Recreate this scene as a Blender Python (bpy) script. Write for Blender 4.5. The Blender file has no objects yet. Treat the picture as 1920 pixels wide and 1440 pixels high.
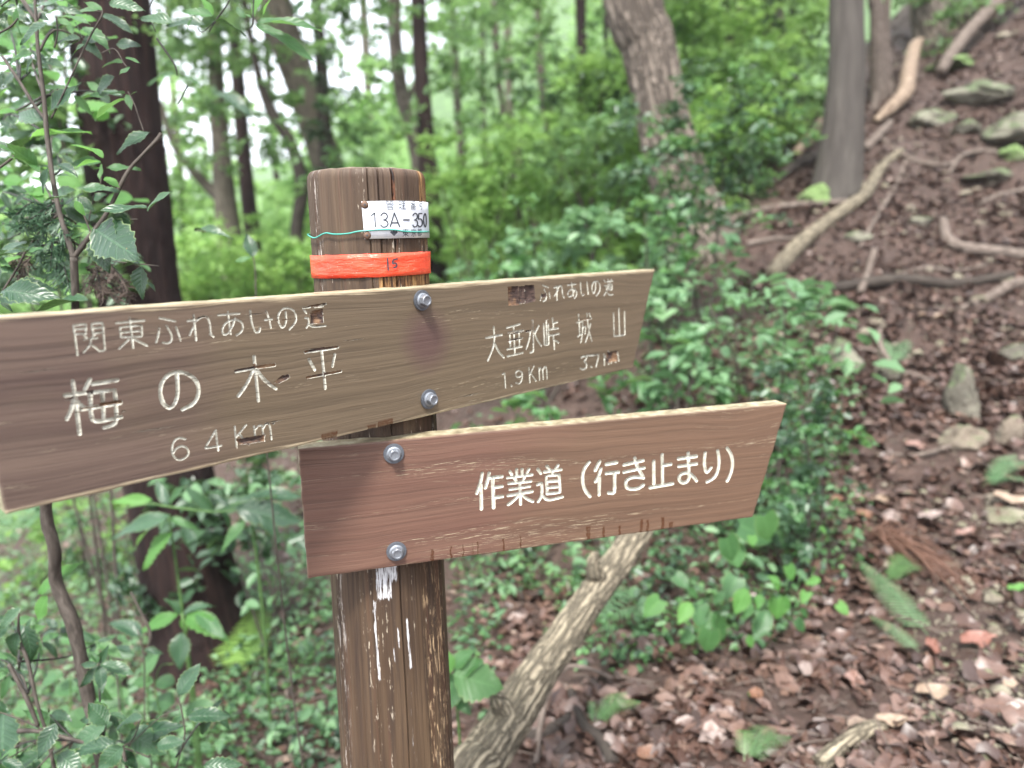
import bpy, bmesh, math, random
import numpy as np
from mathutils import Vector, Matrix, noise as mnoise

random.seed(7); RNG = np.random.default_rng(7)
sc = bpy.context.scene
COL = sc.collection

# ------------------------------------------------------------------ camera, sky, sun, exposure
F = 1387.0                                   # focal length in photo pixels (1920 wide)
PITCH, ROLL = math.radians(10.8), math.radians(1.15)
CAM = Vector((0, 0, 1.42))
fwd = Vector((0, math.cos(PITCH), -math.sin(PITCH)))
r0 = Vector((1, 0, 0)); u0 = Vector((0, math.sin(PITCH), math.cos(PITCH)))
RT = r0 * math.cos(ROLL) - u0 * math.sin(ROLL)
UP = r0 * math.sin(ROLL) + u0 * math.cos(ROLL)
cam = bpy.data.cameras.new('camera'); co = bpy.data.objects.new('camera', cam); COL.objects.link(co)
co.matrix_world = Matrix(((RT.x, UP.x, -fwd.x, CAM.x), (RT.y, UP.y, -fwd.y, CAM.y), (RT.z, UP.z, -fwd.z, CAM.z), (0, 0, 0, 1)))
cam.sensor_width = 36; cam.lens = 36 * F / 1920
cam.clip_start = 0.05; cam.clip_end = 1000
cam.dof.use_dof = True; cam.dof.focus_distance = 0.88
cam.dof.aperture_fstop = cam.lens / 8.5       # entrance pupil about 8.5 mm
sc.camera = co

w = bpy.data.worlds.new('World'); sc.world = w; w.use_nodes = True
nt = w.node_tree; nt.nodes.clear()
sky = nt.nodes.new('ShaderNodeTexSky'); sky.sky_type = 'NISHITA'; sky.sun_disc = False
SUN_EL, SUN_AZ = math.radians(60), math.radians(195)      # azimuth from +Y towards +X
sky.sun_elevation = SUN_EL; sky.sun_rotation = SUN_AZ; sky.air_density = 1.0; sky.dust_density = 4.0; sky.ozone_density = 1.0
bg = nt.nodes.new('ShaderNodeBackground'); bg.inputs[1].default_value = 0.15
tc = nt.nodes.new('ShaderNodeTexCoord'); cn = nt.nodes.new('ShaderNodeTexNoise'); cn.inputs['Scale'].default_value = 2.5; cn.inputs['Detail'].default_value = 5; nt.links.new(tc.outputs['Generated'], cn.inputs['Vector'])
cr = nt.nodes.new('ShaderNodeValToRGB'); cr.color_ramp.elements[0].position = .3; cr.color_ramp.elements[1].position = .7
cr.color_ramp.elements[0].color = (3.7, 3.95, 4.4, 1); cr.color_ramp.elements[1].color = (6.0, 6.2, 6.6, 1); nt.links.new(cn.outputs['Fac'], cr.inputs[0])
cm = nt.nodes.new('ShaderNodeMix'); cm.data_type = 'RGBA'; cm.inputs[0].default_value = .85; nt.links.new(sky.outputs[0], cm.inputs[6]); nt.links.new(cr.outputs[0], cm.inputs[7])
out = nt.nodes.new('ShaderNodeOutputWorld'); nt.links.new(cm.outputs[2], bg.inputs[0]); nt.links.new(bg.outputs[0], out.inputs[0])
sl = bpy.data.lights.new('sun', 'SUN'); sl.energy = 2.4; sl.angle = math.radians(11); sl.color = (1, .96, .9)
so = bpy.data.objects.new('sun', sl); COL.objects.link(so)
sd = Vector((math.sin(SUN_AZ) * math.cos(SUN_EL), math.cos(SUN_AZ) * math.cos(SUN_EL), math.sin(SUN_EL)))
so.rotation_euler = sd.to_track_quat('Z', 'Y').to_euler()
sc.view_settings.view_transform = 'Standard'; sc.view_settings.look = 'None'
sc.view_settings.exposure = 1.97; sc.view_settings.gamma = 1.0; sc.view_settings.use_curve_mapping = False
sc.cycles.use_denoising = True
sc.cycles.max_bounces = 6; sc.cycles.diffuse_bounces = 3; sc.cycles.glossy_bounces = 2; sc.cycles.transmission_bounces = 4
sc.cycles.sample_clamp_indirect = 6; sc.cycles.caustics_reflective = False; sc.cycles.caustics_refractive = False

def ray(px, py): return fwd + RT * ((px - 960) / F) - UP * ((py - 720) / F)
def at(px, py, d): return CAM + ray(px, py) * d
def proj(p):
    v = Vector(p) - CAM; d = v.dot(fwd)
    return 960 + F * v.dot(RT) / d, 720 - F * v.dot(UP) / d, d

# ------------------------------------------------------------------ object helpers
def tag(o, label=None, cat=None, group=None, kind=None):
    if label: o['label'] = label
    if cat: o['category'] = cat
    if group: o['group'] = group
    if kind: o['kind'] = kind
    return o
def empty(name, loc=(0, 0, 0), **k):
    o = bpy.data.objects.new(name, None); COL.objects.link(o); o.location = loc; o.empty_display_size = .05
    return tag(o, **k)
def link(name, me, mat=None, parent=None, smooth=True, **k):
    o = bpy.data.objects.new(name, me); COL.objects.link(o)
    if mat and not me.materials: me.materials.append(mat)
    if parent:
        o.parent = parent
        o.matrix_parent_inverse = Matrix.Translation(-Vector(parent.location))
    return tag(o, **k)
def npmesh(name, V, Fs, attr=None, smooth=True, attr2=None):
    """V (n,3); Fs (m,k) all faces of k corners"""
    me = bpy.data.meshes.new(name); V = np.asarray(V, np.float32); Fs = np.asarray(Fs, np.int32)
    m, k = Fs.shape
    me.vertices.add(len(V)); me.vertices.foreach_set('co', V.ravel())
    me.loops.add(m * k); me.loops.foreach_set('vertex_index', Fs.ravel())
    me.polygons.add(m); me.polygons.foreach_set('loop_start', np.arange(0, m * k, k, dtype=np.int32))
    me.polygons.foreach_set('loop_total', np.full(m, k, np.int32))
    if smooth: me.polygons.foreach_set('use_smooth', np.ones(m, bool))
    me.update(calc_edges=True)
    if attr is not None:
        a = me.attributes.new('rnd', 'FLOAT', 'POINT'); a.data.foreach_set('value', np.asarray(attr, np.float32))
    if attr2 is not None:
        a = me.attributes.new('lv', 'FLOAT_VECTOR', 'POINT'); a.data.foreach_set('vector', np.asarray(attr2, np.float32).ravel())
    return me
def bm_mesh(name, bm, smooth=True):
    me = bpy.data.meshes.new(name); bm.normal_update(); bm.to_mesh(me); bm.free()
    if smooth:
        for p in me.polygons: p.use_smooth = True
    return me

# ------------------------------------------------------------------ material helpers
class NT:
    def __init__(s, name):
        s.m = bpy.data.materials.new(name); s.m.use_nodes = True; s.t = s.m.node_tree; s.t.nodes.clear()
        s.out = s.n('ShaderNodeOutputMaterial'); s.b = s.n('ShaderNodeBsdfPrincipled'); s.l(s.b.outputs[0], s.out.inputs[0])
    def n(s, t, **k):
        x = s.t.nodes.new(t)
        for a, v in k.items(): setattr(x, a, v)
        return x
    def l(s, a, b): s.t.links.new(a, b)
    def set(s, node, i, v):
        if hasattr(v, 'is_linked') or hasattr(v, 'links'): s.l(v, node.inputs[i])
        else: node.inputs[i].default_value = v
    def coord(s, scale=(1, 1, 1), kind='Object', loc=(0, 0, 0)):
        c = s.n('ShaderNodeTexCoord'); mp = s.n('ShaderNodeMapping'); mp.inputs['Scale'].default_value = scale; mp.inputs['Location'].default_value = loc
        s.l(c.outputs[kind], mp.inputs[0]); return mp.outputs[0]
    def noise(s, vec, scale=5, detail=4, rough=.55, dist=0):
        x = s.n('ShaderNodeTexNoise'); s.l(vec, x.inputs['Vector']); x.inputs['Scale'].default_value = scale
        x.inputs['Detail'].default_value = detail; x.inputs['Roughness'].default_value = rough; x.inputs['Distortion'].default_value = dist
        return x.outputs['Fac']
    def vor(s, vec, scale=5, feature='F1', out='Distance'):
        x = s.n('ShaderNodeTexVoronoi'); x.feature = feature; s.l(vec, x.inputs['Vector']); x.inputs['Scale'].default_value = scale
        return x.outputs[out]
    def ramp(s, fac, stops, interp='LINEAR'):
        x = s.n('ShaderNodeValToRGB'); s.l(fac, x.inputs[0]); e = x.color_ramp; e.interpolation = interp
        while len(e.elements) < len(stops): e.elements.new(.5)
        for el, (p, c) in zip(e.elements, stops):
            el.position = p; el.color = (c, c, c, 1) if isinstance(c, (int, float)) else (*c, 1)
        return x.outputs[0]
    def mix(s, f, a, b, mode='MIX'):
        x = s.n('ShaderNodeMix'); x.data_type = 'RGBA'; x.blend_type = mode
        for i, v in ((0, f), (6, a), (7, b)):
            if hasattr(v, 'links'): s.l(v, x.inputs[i])
            else: x.inputs[i].default_value = v if i == 0 else (*v, 1)
        return x.outputs[2]
    def math(s, op, a, b=0.0, c=None):
        x = s.n('ShaderNodeMath'); x.operation = op
        for i, v in enumerate((a, b, c)):
            if v is None: continue
            if hasattr(v, 'links'): s.l(v, x.inputs[i])
            else: x.inputs[i].default_value = v
        return x.outputs[0]
    def bump(s, h, strength=.5, dist=.002, nrm=None):
        x = s.n('ShaderNodeBump'); s.l(h, x.inputs['Height']); x.inputs['Strength'].default_value = strength; x.inputs['Distance'].default_value = dist
        if nrm: s.l(nrm, x.inputs['Normal'])
        s.l(x.outputs[0], s.b.inputs['Normal']); return x.outputs[0]
    def col(s, v): s.set(s.b, 'Base Color', v if hasattr(v, 'links') else (*v, 1))
    def rough(s, v): s.set(s.b, 'Roughness', v)

def leaf_mat(name, c0, c1, c2, rough=.42, trans=.35, tcol=(.16, .34, .04), veins=False, spec=.5, objrand=False, spots=False):
    s = NT(name)
    if objrand: f = s.n('ShaderNodeObjectInfo').outputs['Random']
    else:
        a = s.n('ShaderNodeAttribute'); a.attribute_name = 'rnd'; f = a.outputs['Fac']
    c = s.ramp(f, [(0, c0), (.5, c1), (1, c2)])
    if veins:
        a = s.n('ShaderNodeAttribute'); a.attribute_name = 'lv'; sep = s.n('ShaderNodeSeparateXYZ'); s.l(a.outputs['Vector'], sep.inputs[0])
        X, Y = sep.outputs[0], sep.outputs[1]                 # X along 0..1, Y across -1..1
        ay = s.math('ABSOLUTE', Y)
        mid = s.ramp(ay, [(0, 1.0), (.05, .9), (.09, 0.0), (1, 0.0)])
        q = s.math('SUBTRACT', X, s.math('MULTIPLY', ay, .22))
        sw = s.math('SINE', s.math('MULTIPLY', q, 50.0))
        side = s.ramp(sw, [(0, 0.0), (.82, 0.0), (.97, .7), (1, .8)])
        v = s.math('MAXIMUM', mid, side)
        nz = s.noise(s.coord((1, 1, 1)), 90, 3)
        c = s.mix(s.math('MULTIPLY', v, .35), c, tuple(min(1, 1.6 * k + .02) for k in c2))
        c = s.mix(s.ramp(nz, [(.35, 0.0), (.75, .35)]), c, tuple(.6 * k for k in c0))
        edge = s.ramp(ay, [(.9, 0.0), (1, .5)])
        c = s.mix(edge, c, (.25, .33, .12))
        if spots:
            n2 = s.noise(s.coord((1, 1, 1), loc=(3, 1, 2)), 38, 5, .7)
            c = s.mix(s.ramp(n2, [(.64, 0.0), (.68, .75)]), c, (.42, .42, .34))
            n3 = s.noise(s.coord((1, 1, 1), loc=(9, 4, 2)), 14, 3)
            c = s.mix(s.ramp(n3, [(.70, 0.0), (.72, .9)]), c, (.34, .17, .06))
        h = s.math('SUBTRACT', s.math('MULTIPLY', sw, .3), v)
        s.bump(h, .5, .0012)
    s.col(c); s.rough(rough); s.b.inputs['Specular IOR Level'].default_value = spec
    tr = s.n('ShaderNodeBsdfTranslucent')
    s.l(s.mix(.6, c, tcol), tr.inputs['Color'])
    mx = s.n('ShaderNodeMixShader'); mx.inputs[0].default_value = trans
    s.l(s.b.outputs[0], mx.inputs[1]); s.l(tr.outputs[0], mx.inputs[2]); s.l(mx.outputs[0], s.out.inputs[0])
    return s.m

M = {}
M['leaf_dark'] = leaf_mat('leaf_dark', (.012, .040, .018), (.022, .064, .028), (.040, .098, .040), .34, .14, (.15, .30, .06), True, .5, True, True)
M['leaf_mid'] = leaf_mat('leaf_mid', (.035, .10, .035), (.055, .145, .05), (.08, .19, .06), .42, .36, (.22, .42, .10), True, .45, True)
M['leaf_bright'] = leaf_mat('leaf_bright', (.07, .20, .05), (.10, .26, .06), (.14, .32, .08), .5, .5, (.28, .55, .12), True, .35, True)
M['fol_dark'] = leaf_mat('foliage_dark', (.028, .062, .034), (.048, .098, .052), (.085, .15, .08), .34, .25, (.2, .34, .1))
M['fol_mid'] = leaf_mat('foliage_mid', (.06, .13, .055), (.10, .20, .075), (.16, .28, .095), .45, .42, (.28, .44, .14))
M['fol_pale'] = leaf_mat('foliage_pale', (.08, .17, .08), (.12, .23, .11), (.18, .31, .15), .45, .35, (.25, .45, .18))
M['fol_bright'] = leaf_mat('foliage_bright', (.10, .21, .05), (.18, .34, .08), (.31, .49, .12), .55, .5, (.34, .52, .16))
M['fol_herb'] = leaf_mat('herb_leaves', (.05, .13, .05), (.08, .19, .07), (.13, .27, .09), .45, .38, (.26, .45, .12))
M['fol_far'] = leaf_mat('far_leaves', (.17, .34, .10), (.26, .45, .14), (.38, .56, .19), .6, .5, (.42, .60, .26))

def bark(name, c0, c1, c2, scale=1.0, stretch=.22, rough=.85, dist=.012, lichen=0.0, lcol=(.25, .3, .2), plates=0.0, pscale=60, pal=None):
    """bark in the trunk's own straightened coordinates, so the furrows run along it"""
    s = NT(name); a = s.n('ShaderNodeAttribute'); a.attribute_name = 'lv'
    def mp(sc3, loc=(0, 0, 0)):
        m = s.n('ShaderNodeMapping'); m.inputs['Scale'].default_value = sc3; m.inputs['Location'].default_value = loc; s.l(a.outputs['Vector'], m.inputs[0]); return m.outputs[0]
    v = mp((scale, scale, scale * stretch)); oi = s.n('ShaderNodeObjectInfo').outputs['Random']
    n = s.noise(v, 22, 7, .62, .6); m2 = s.noise(mp((1, 1, .5)), 5, 4)
    c = s.ramp(n, [(.30, c0), (.5, c1), (.72, c2)])
    c = s.mix(s.ramp(m2, [(.3, 0.0), (.8, .5)]), c, tuple(.55 * k for k in c1))
    h = n
    if plates:
        wob = s.noise(mp((1, 1, .6), (3, 3, 3)), pscale * .5, 4, .6); vv = s.n('ShaderNodeVectorMath'); vv.operation = 'ADD'; s.l(mp((1, 1, stretch)), vv.inputs[0])
        cbx = s.n('ShaderNodeCombineXYZ'); w_ = s.math('MULTIPLY', s.math('SUBTRACT', wob, .5), 2.2 / pscale); s.l(w_, cbx.inputs[0]); s.l(w_, cbx.inputs[1]); s.l(s.math('MULTIPLY', w_, .6), cbx.inputs[2]); s.l(cbx.outputs[0], vv.inputs[1])
        e = s.vor(vv.outputs[0], pscale, 'DISTANCE_TO_EDGE')
        fur = s.ramp(e, [(0.0, 1.0), (.05, .9), (.22, .25), (.4, 0.0)])
        pc = s.mix(s.noise(mp((1, 1, .5)), pscale * 1.6, 4, .7), pal[0], pal[1]) if pal else c
        c = s.mix(s.math('MULTIPLY', fur, plates), s.mix(.75, c, pc) if pal else c, tuple(.5 * k for k in c0))
        h = s.math('SUBTRACT', s.math('MULTIPLY', n, .35), fur)
    if lichen:
        l = s.noise(mp((1, 1, 1), (5, 2, 1)), 9, 5, .6)
        c = s.mix(s.ramp(l, [(.62 - lichen * .25, 0.0), (.75 - lichen * .2, .8)]), c, lcol)
    s.col(c); s.rough(rough); s.bump(h, .9, dist); s.b.inputs['Specular IOR Level'].default_value = .25
    return s.m
M['bark_cedar'] = bark('bark_cedar', (.009, .006, .006), (.022, .012, .011), (.052, .028, .023), 2.2, .05, dist=.02)
M['bark_grey'] = bark('bark_grey', (.045, .038, .03), (.10, .085, .065), (.19, .165, .13), 1, .3)
M['bark_pale'] = bark('bark_pale', (.045, .032, .026), (.13, .10, .08), (.26, .21, .17), 1, .08, plates=.8, pscale=24, pal=((.19, .155, .125), (.40, .34, .28)), dist=.02)
M['bark_dark'] = bark('bark_dark', (.02, .016, .013), (.045, .036, .03), (.09, .075, .06), 1, .3)
M['bark_smooth'] = bark('bark_smooth', (.045, .038, .034), (.075, .066, .058), (.11, .10, .085), 1, .1, .8, .004)
M['bark_log'] = bark('bark_log', (.03, .024, .018), (.10, .08, .055), (.26, .22, .14), 2.0, .10, .85, .008, plates=.8, pscale=62, pal=((.22, .18, .125), (.50, .44, .32)))
M['root'] = bark('root_wood', (.05, .038, .032), (.12, .094, .078), (.24, .195, .165), 2, .5, .8, .004)
M['root_orange'] = bark('bare_wood', (.08, .055, .04), (.22, .16, .115), (.42, .34, .26), 2, .5, .75, .004)
M['twig'] = bark('twig', (.03, .025, .021), (.07, .058, .048), (.13, .112, .095), 6, .3, .7, .0008)
M['twig_dark'] = bark('twig_dark', (.012, .012, .012), (.03, .027, .024), (.06, .052, .045), 6, .3, .7, .0006)
M['green_stem'] = bark('green_stem', (.04, .09, .03), (.07, .14, .04), (.11, .2, .06), 6, .3, .6, .0004)

def rock_mat(name, c0, c1, moss, amt):
    s = NT(name); v = s.coord((1, 1, 1)); n = s.noise(v, 7, 8, .65); n2 = s.noise(v, 26, 5)
    c = s.ramp(n, [(.3, c0), (.7, c1)])
    g = s.n('ShaderNodeNewGeometry'); sp = s.n('ShaderNodeSeparateXYZ'); s.l(g.outputs['Normal'], sp.inputs[0])
    f = s.math('ADD', s.math('MULTIPLY', sp.outputs[2], .45), n)
    c = s.mix(s.ramp(f, [(1.0 - amt, 0.0), (1.15 - amt, 1.0)]), c, moss)
    c = s.mix(s.ramp(n2, [(.4, 0.0), (.8, .5)]), c, tuple(.4 * k for k in c0))
    n3 = s.noise(v, 3.2, 5, .6); c = s.mix(s.ramp(n3, [(.5, 0.0), (.56, .7)]), c, tuple(.7 * a + .3 * b for a, b in zip(c1, (.24, .24, .19)))); s.col(c); s.rough(.85); s.bump(n2, 1.0, .02); return s.m
M['rock_moss'] = rock_mat('rock_moss', (.07, .065, .05), (.16, .14, .11), (.075, .10, .045), .38)
M['rock_pale'] = rock_mat('rock_pale', (.09, .07, .052), (.22, .18, .135), (.12, .13, .07), .2)
M['moss'] = rock_mat('moss_bank', (.06, .08, .03), (.13, .17, .06), (.12, .19, .06), .7)

def litter_mat():
    s = NT('fallen_leaf_brown'); a = s.n('ShaderNodeAttribute'); a.attribute_name = 'rnd'
    c = s.ramp(a.outputs['Fac'], [(0, (.034, .020, .015)), (.35, (.066, .036, .027)), (.62, (.104, .058, .043)), (.84, (.150, .090, .068)), (.96, (.20, .135, .105)), (1, (.27, .205, .16))])
    n = s.noise(s.coord((1, 1, 1)), 60, 4); c = s.mix(s.ramp(n, [(.35, 0.0), (.7, .5)]), c, (.035, .02, .017))
    s.col(c); s.rough(.42); s.b.inputs['Specular IOR Level'].default_value = .5; s.bump(n, .4, .002); return s.m
M['litter'] = litter_mat()
def plain_leaf(name, c):
    s = NT(name); n = s.noise(s.coord((1, 1, 1)), 70, 4); s.col(s.mix(s.ramp(n, [(.3, 0.0), (.8, .6)]), c, tuple(.55 * k for k in c)))
    s.rough(.5); s.bump(n, .4, .0015); return s.m
M['dl_pink'] = plain_leaf('dead_leaf_pink', (.21, .125, .10)); M['dl_tan'] = plain_leaf('dead_leaf_tan', (.26, .19, .135))
M['dl_white'] = plain_leaf('dead_leaf_white', (.36, .34, .30)); M['dl_orange'] = plain_leaf('dead_leaf_orange', (.17, .085, .05))
M['dl_grey'] = plain_leaf('dead_leaf_grey', (.22, .17, .15)); M['dl_brown'] = plain_leaf('dead_leaf_brown', (.2, .09, .065))
def soil():
    s = NT('soil'); v = s.coord((1, 1, 1)); n = s.noise(v, 1.2, 6, .6); n2 = s.noise(v, 28, 8, .7); n3 = s.noise(v, 130, 3)
    c = s.ramp(n2, [(.28, (.030, .019, .015)), (.5, (.076, .047, .037)), (.66, (.125, .080, .063)), (.8, (.20, .135, .107))])
    c = s.mix(s.ramp(n, [(.4, 0.0), (.65, .5)]), c, (.065, .045, .037))
    # beyond the trail edge the slope is grown over: greener earth far away
    sp = s.n('ShaderNodeSeparateXYZ'); s.l(s.coord(), sp.inputs[0])
    far = s.math('MULTIPLY', s.math('SUBTRACT', sp.outputs[1], 13.0), .12)
    c = s.mix(s.math('MINIMUM', s.math('MAXIMUM', far, 0.0), 1.0), c, s.ramp(n, [(.3, (.04, .08, .025)), (.7, (.11, .2, .06))]))
    s.col(c); s.rough(.62); s.bump(s.math('ADD', n2, s.math('MULTIPLY', n3, .4)), 1.0, .03); s.b.inputs['Specular IOR Level'].default_value = .35
    return s.m
M['soil'] = soil()

# ------------------------------------------------------------------ terrain
CP = []                                      # (x,y,z) control points of the ground
for px, py, d in [(1900, 1430, 1.75), (1300, 1430, 2.0), (1900, 1100, 2.6), (1500, 1200, 2.65), (1900, 800, 3.8), (1500, 900, 3.5), (1900, 560, 5.0), (1700, 400, 6.0),
                  (1900, 200, 7.2), (1580, 345, 6.2), (1380, 455, 5.8), (1400, 600, 4.9), (1250, 1000, 3.2), (1250, 700, 4.6), (1000, 1300, 2.4), (700, 1430, 2.3), (600, 1250, 2.9),
                  (450, 1000, 4.6), (370, 1255, 3.3), (100, 1430, 2.7), (100, 1150, 4.6), (950, 800, 4.9), (1000, 640, 7.0), (200, 900, 8.0), (600, 800, 6.5), (1800, 60, 9.0), (1450, 250, 8.5), (1250, 420, 9.0)]:
    p = at(px, py, d); CP.append((p.x, p.y, p.z))
cz = CAM.z
CP += [(0, 0, -.05), (-3, 0, -.5), (3, 0, .25), (0, -6, -.2), (-8, -4, -2), (8, -4, 1.5), (0.9, 10.5, cz - 1.2), (-3, 12, cz - 4.2), (-8, 10, cz - 5.5), (6, 12, cz + 3.4), (10, 14, cz + 6.5), (9, 6, cz + 3.2),
       (3, 15, cz - 1.0), (0, 22, cz - 6), (-12, 25, cz - 9), (8, 25, cz + 2), (18, 20, cz + 11), (20, 5, cz + 9), (-20, 10, cz - 12), (-20, 45, cz - 11), (0, 45, cz - 6), (25, 50, cz + 14),
       (-50, 85, cz + 3), (-32, 85, cz - 1), (-24, 85, cz + 0), (-15, 85, cz + 13), (2, 85, cz + 30), (30, 85, cz + 42), (70, 85, cz + 55), (-90, 85, cz + 10), (-60, 30, cz - 15), (-60, -60, cz - 15), (70, 20, cz + 30), (70, -60, cz + 25), (0, -80, cz - 10),
       (0, 220, cz + 10), (-120, 220, cz + 2), (150, 220, cz + 40)]
CP = np.array(CP)
def kern(r): return r
_d = np.linalg.norm(CP[:, None, :2] - CP[None, :, :2], axis=2)
_n = len(CP); _A = np.zeros((_n + 3, _n + 3)); _A[:_n, :_n] = kern(_d) - np.eye(_n) * .02
_A[:_n, _n] = 1; _A[:_n, _n + 1:] = CP[:, :2]; _A[_n, :_n] = 1; _A[_n + 1:, :_n] = CP[:, :2].T
_w = np.linalg.solve(_A, np.concatenate([CP[:, 2], np.zeros(3)]))
def vnoise(x, y, s, seed=0):
    """cheap value noise, vectorised"""
    x = np.asarray(x) * s + 37.1 * seed; y = np.asarray(y) * s + 11.7 * seed
    xi = np.floor(x).astype(np.int64); yi = np.floor(y).astype(np.int64); fx = x - xi; fy = y - yi
    fx = fx * fx * (3 - 2 * fx); fy = fy * fy * (3 - 2 * fy)
    def h(a, b):
        v = (a * 374761393 + b * 668265263) & 0xffffffff; v = ((v ^ (v >> 13)) * 1274126177) & 0xffffffff
        return ((v ^ (v >> 16)) & 0xffff) / 65535.0
    return (h(xi, yi) * (1 - fx) + h(xi + 1, yi) * fx) * (1 - fy) + (h(xi, yi + 1) * (1 - fx) + h(xi + 1, yi + 1) * fx) * fy - .5
def height(x, y):
    x = np.atleast_1d(np.asarray(x, float)); y = np.atleast_1d(np.asarray(y, float)); z = np.empty(x.shape)
    xf, yf = x.ravel(), y.ravel(); zf = np.empty(xf.shape)
    for i in range(0, len(xf), 20000):
        a, b = xf[i:i + 20000], yf[i:i + 20000]
        r = np.hypot(a[:, None] - CP[None, :, 0], b[:, None] - CP[None, :, 1])
        zf[i:i + 20000] = kern(r) @ _w[:_n] + _w[_n] + a * _w[_n + 1] + b * _w[_n + 2]
    z = zf.reshape(x.shape)
    amp = np.clip((y - 1.2) / 2, .3, 1)
    det = np.clip((y - 3) / 2, 0, 1) * np.clip(1 - (y - 12) / 8, 0, 1)
    return z + det * (.10 * np.abs(vnoise(x, y, 2.3, 6)) + .07 * vnoise(x, y, 5.7, 7) + .045 * vnoise(x, y, 13, 8)) + .10 * vnoise(x, y, 1.3, 1) * amp + .06 * vnoise(x, y, 3.1, 2) * amp + .025 * vnoise(x, y, 8, 3)
def hz(x, y): return float(height(x, y)[0])
def ground_at(px, py, lo=1.0, hi=30.0):
    """the point of the ground seen at a pixel"""
    r = ray(px, py); ds = np.linspace(lo, hi, 500)
    X = CAM.x + r.x * ds; Y = CAM.y + r.y * ds; Z = CAM.z + r.z * ds; hh = height(X, Y)
    k = np.where(Z < hh)[0]; d = ds[k[0]] if len(k) else hi
    return Vector((CAM.x + r.x * d, CAM.y + r.y * d, hz(CAM.x + r.x * d, CAM.y + r.y * d)))
xs = np.concatenate([np.linspace(-120, -14, 30)[:-1], np.linspace(-14, -4, 50)[:-1], np.linspace(-4, 8, 200)[:-1], np.linspace(8, 18, 50)[:-1], np.linspace(18, 160, 36)])
ys = np.concatenate([np.linspace(-90, -2, 20)[:-1], np.linspace(-2, 1, 20)[:-1], np.linspace(1, 10, 150)[:-1], np.linspace(10, 25, 50)[:-1], np.linspace(25, 230, 60)])
GX, GY = np.meshgrid(xs, ys); GZ = height(GX, GY); nx, ny = len(xs), len(ys)
idx = np.arange(nx * ny).reshape(ny, nx)
Q = np.stack([idx[:-1, :-1], idx[:-1, 1:], idx[1:, 1:], idx[1:, :-1]], -1).reshape(-1, 4)
link('ground', npmesh('ground', np.stack([GX, GY, GZ], -1).reshape(-1, 3), Q), M['soil'], label='brown forest floor rising to a trail on the right', kind='structure')

# ------------------------------------------------------------------ generic shapes
def smooth_path(P, R, n=6):
    P = [Vector(p) for p in P]; o, ro = [], []
    for i in range(len(P) - 1):
        p0 = P[max(i - 1, 0)]; p1 = P[i]; p2 = P[i + 1]; p3 = P[min(i + 2, len(P) - 1)]
        for k in range(n):
            t = k / n; t2, t3 = t * t, t * t * t
            o.append(.5 * ((2 * p1) + (p2 - p0) * t + (2 * p0 - 5 * p1 + 4 * p2 - p3) * t2 + (3 * p1 - p0 - 3 * p2 + p3) * t3)); ro.append(R[i] * (1 - t) + R[i + 1] * t)
    o.append(P[-1]); ro.append(R[-1]); return o, ro
LVS = []
def tube_arrays(P, R, seg=8, rough=0.0, rs=20.0, n=6, squash=1.0, ridge=0.0, nr=9, seed=0):
    P, R = smooth_path(P, R, n); m = len(P); V = []; LVS.clear(); acc = 0.0
    prev = None
    for i in range(m):
        t = (P[min(i + 1, m - 1)] - P[max(i - 1, 0)]).normalized()
        if prev is None: a = t.orthogonal().normalized()
        else: a = (prev - t * prev.dot(t)).normalized()
        prev = a; b = t.cross(a)
        for k in range(seg):
            th = 2 * math.pi * k / seg; rr = R[i]
            if rough:
                q = P[i] + a * math.cos(th) * R[i] + b * math.sin(th) * R[i]
                rr *= 1 + rough * mnoise.noise(q * rs + Vector((seed, 0, 0)))
            if ridge:
                ang = nr * th + 2.2 * mnoise.noise(P[i] * 3.5) + 1.4 * mnoise.noise(Vector((math.cos(th) * 2, math.sin(th) * 2, i * .35)))
                rr *= 1 + ridge * (abs(math.sin(ang)) - .5 + .6 * mnoise.noise(Vector((math.cos(th) * 5, math.sin(th) * 5, i * .5 + seed))))
            V.append(P[i] + (a * math.cos(th) + b * math.sin(th) * squash) * rr); LVS.append((R[i] * math.cos(th), R[i] * math.sin(th), acc))
        if i < m - 1: acc += (P[i + 1] - P[i]).length
    Fq = []
    for i in range(m - 1):
        for k in range(seg):
            Fq.append((i * seg + k, i * seg + (k + 1) % seg, (i + 1) * seg + (k + 1) % seg, (i + 1) * seg + k))
    c0, c1 = len(V), len(V) + 1; V.append(P[0]); V.append(P[-1]); LVS.extend([(0, 0, 0), (0, 0, acc)])
    for k in range(seg):
        Fq.append((c0, (k + 1) % seg, k, c0)); Fq.append((c1, (m - 1) * seg + k, (m - 1) * seg + (k + 1) % seg, c1))
    return [tuple(v) for v in V], Fq
def set_lv(me, L):
    a = me.attributes.new('lv', 'FLOAT_VECTOR', 'POINT'); a.data.foreach_set('vector', np.asarray(L, np.float32).ravel()); return me
def mesh_from(name, V, Fq, smooth=True):
    me = bpy.data.meshes.new(name); me.from_pydata([tuple(v) for v in V], [], [tuple(dict.fromkeys(f)) for f in Fq])
    if smooth: me.polygons.foreach_set('use_smooth', [True] * len(me.polygons))
    me.update(); return me
def tube(name, P, R, mat, parent=None, seg=8, tags=None, **k):
    V, Fq = tube_arrays(P, R, seg, **k); return link(name, set_lv(mesh_from(name, V, Fq), LVS), mat, parent, **(tags or {}))
def multi_tube(name, paths, mat, parent=None, tags=None, **k):
    V, Fq, LA = [], [], []
    for P, R in paths:
        v, f = tube_arrays(P, R, **k); o = len(V); V += v; LA += list(LVS); Fq += [tuple(i + o for i in q) for q in f]
    return link(name, set_lv(mesh_from(name, V, Fq), LA), mat, parent, **(tags or {}))

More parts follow.
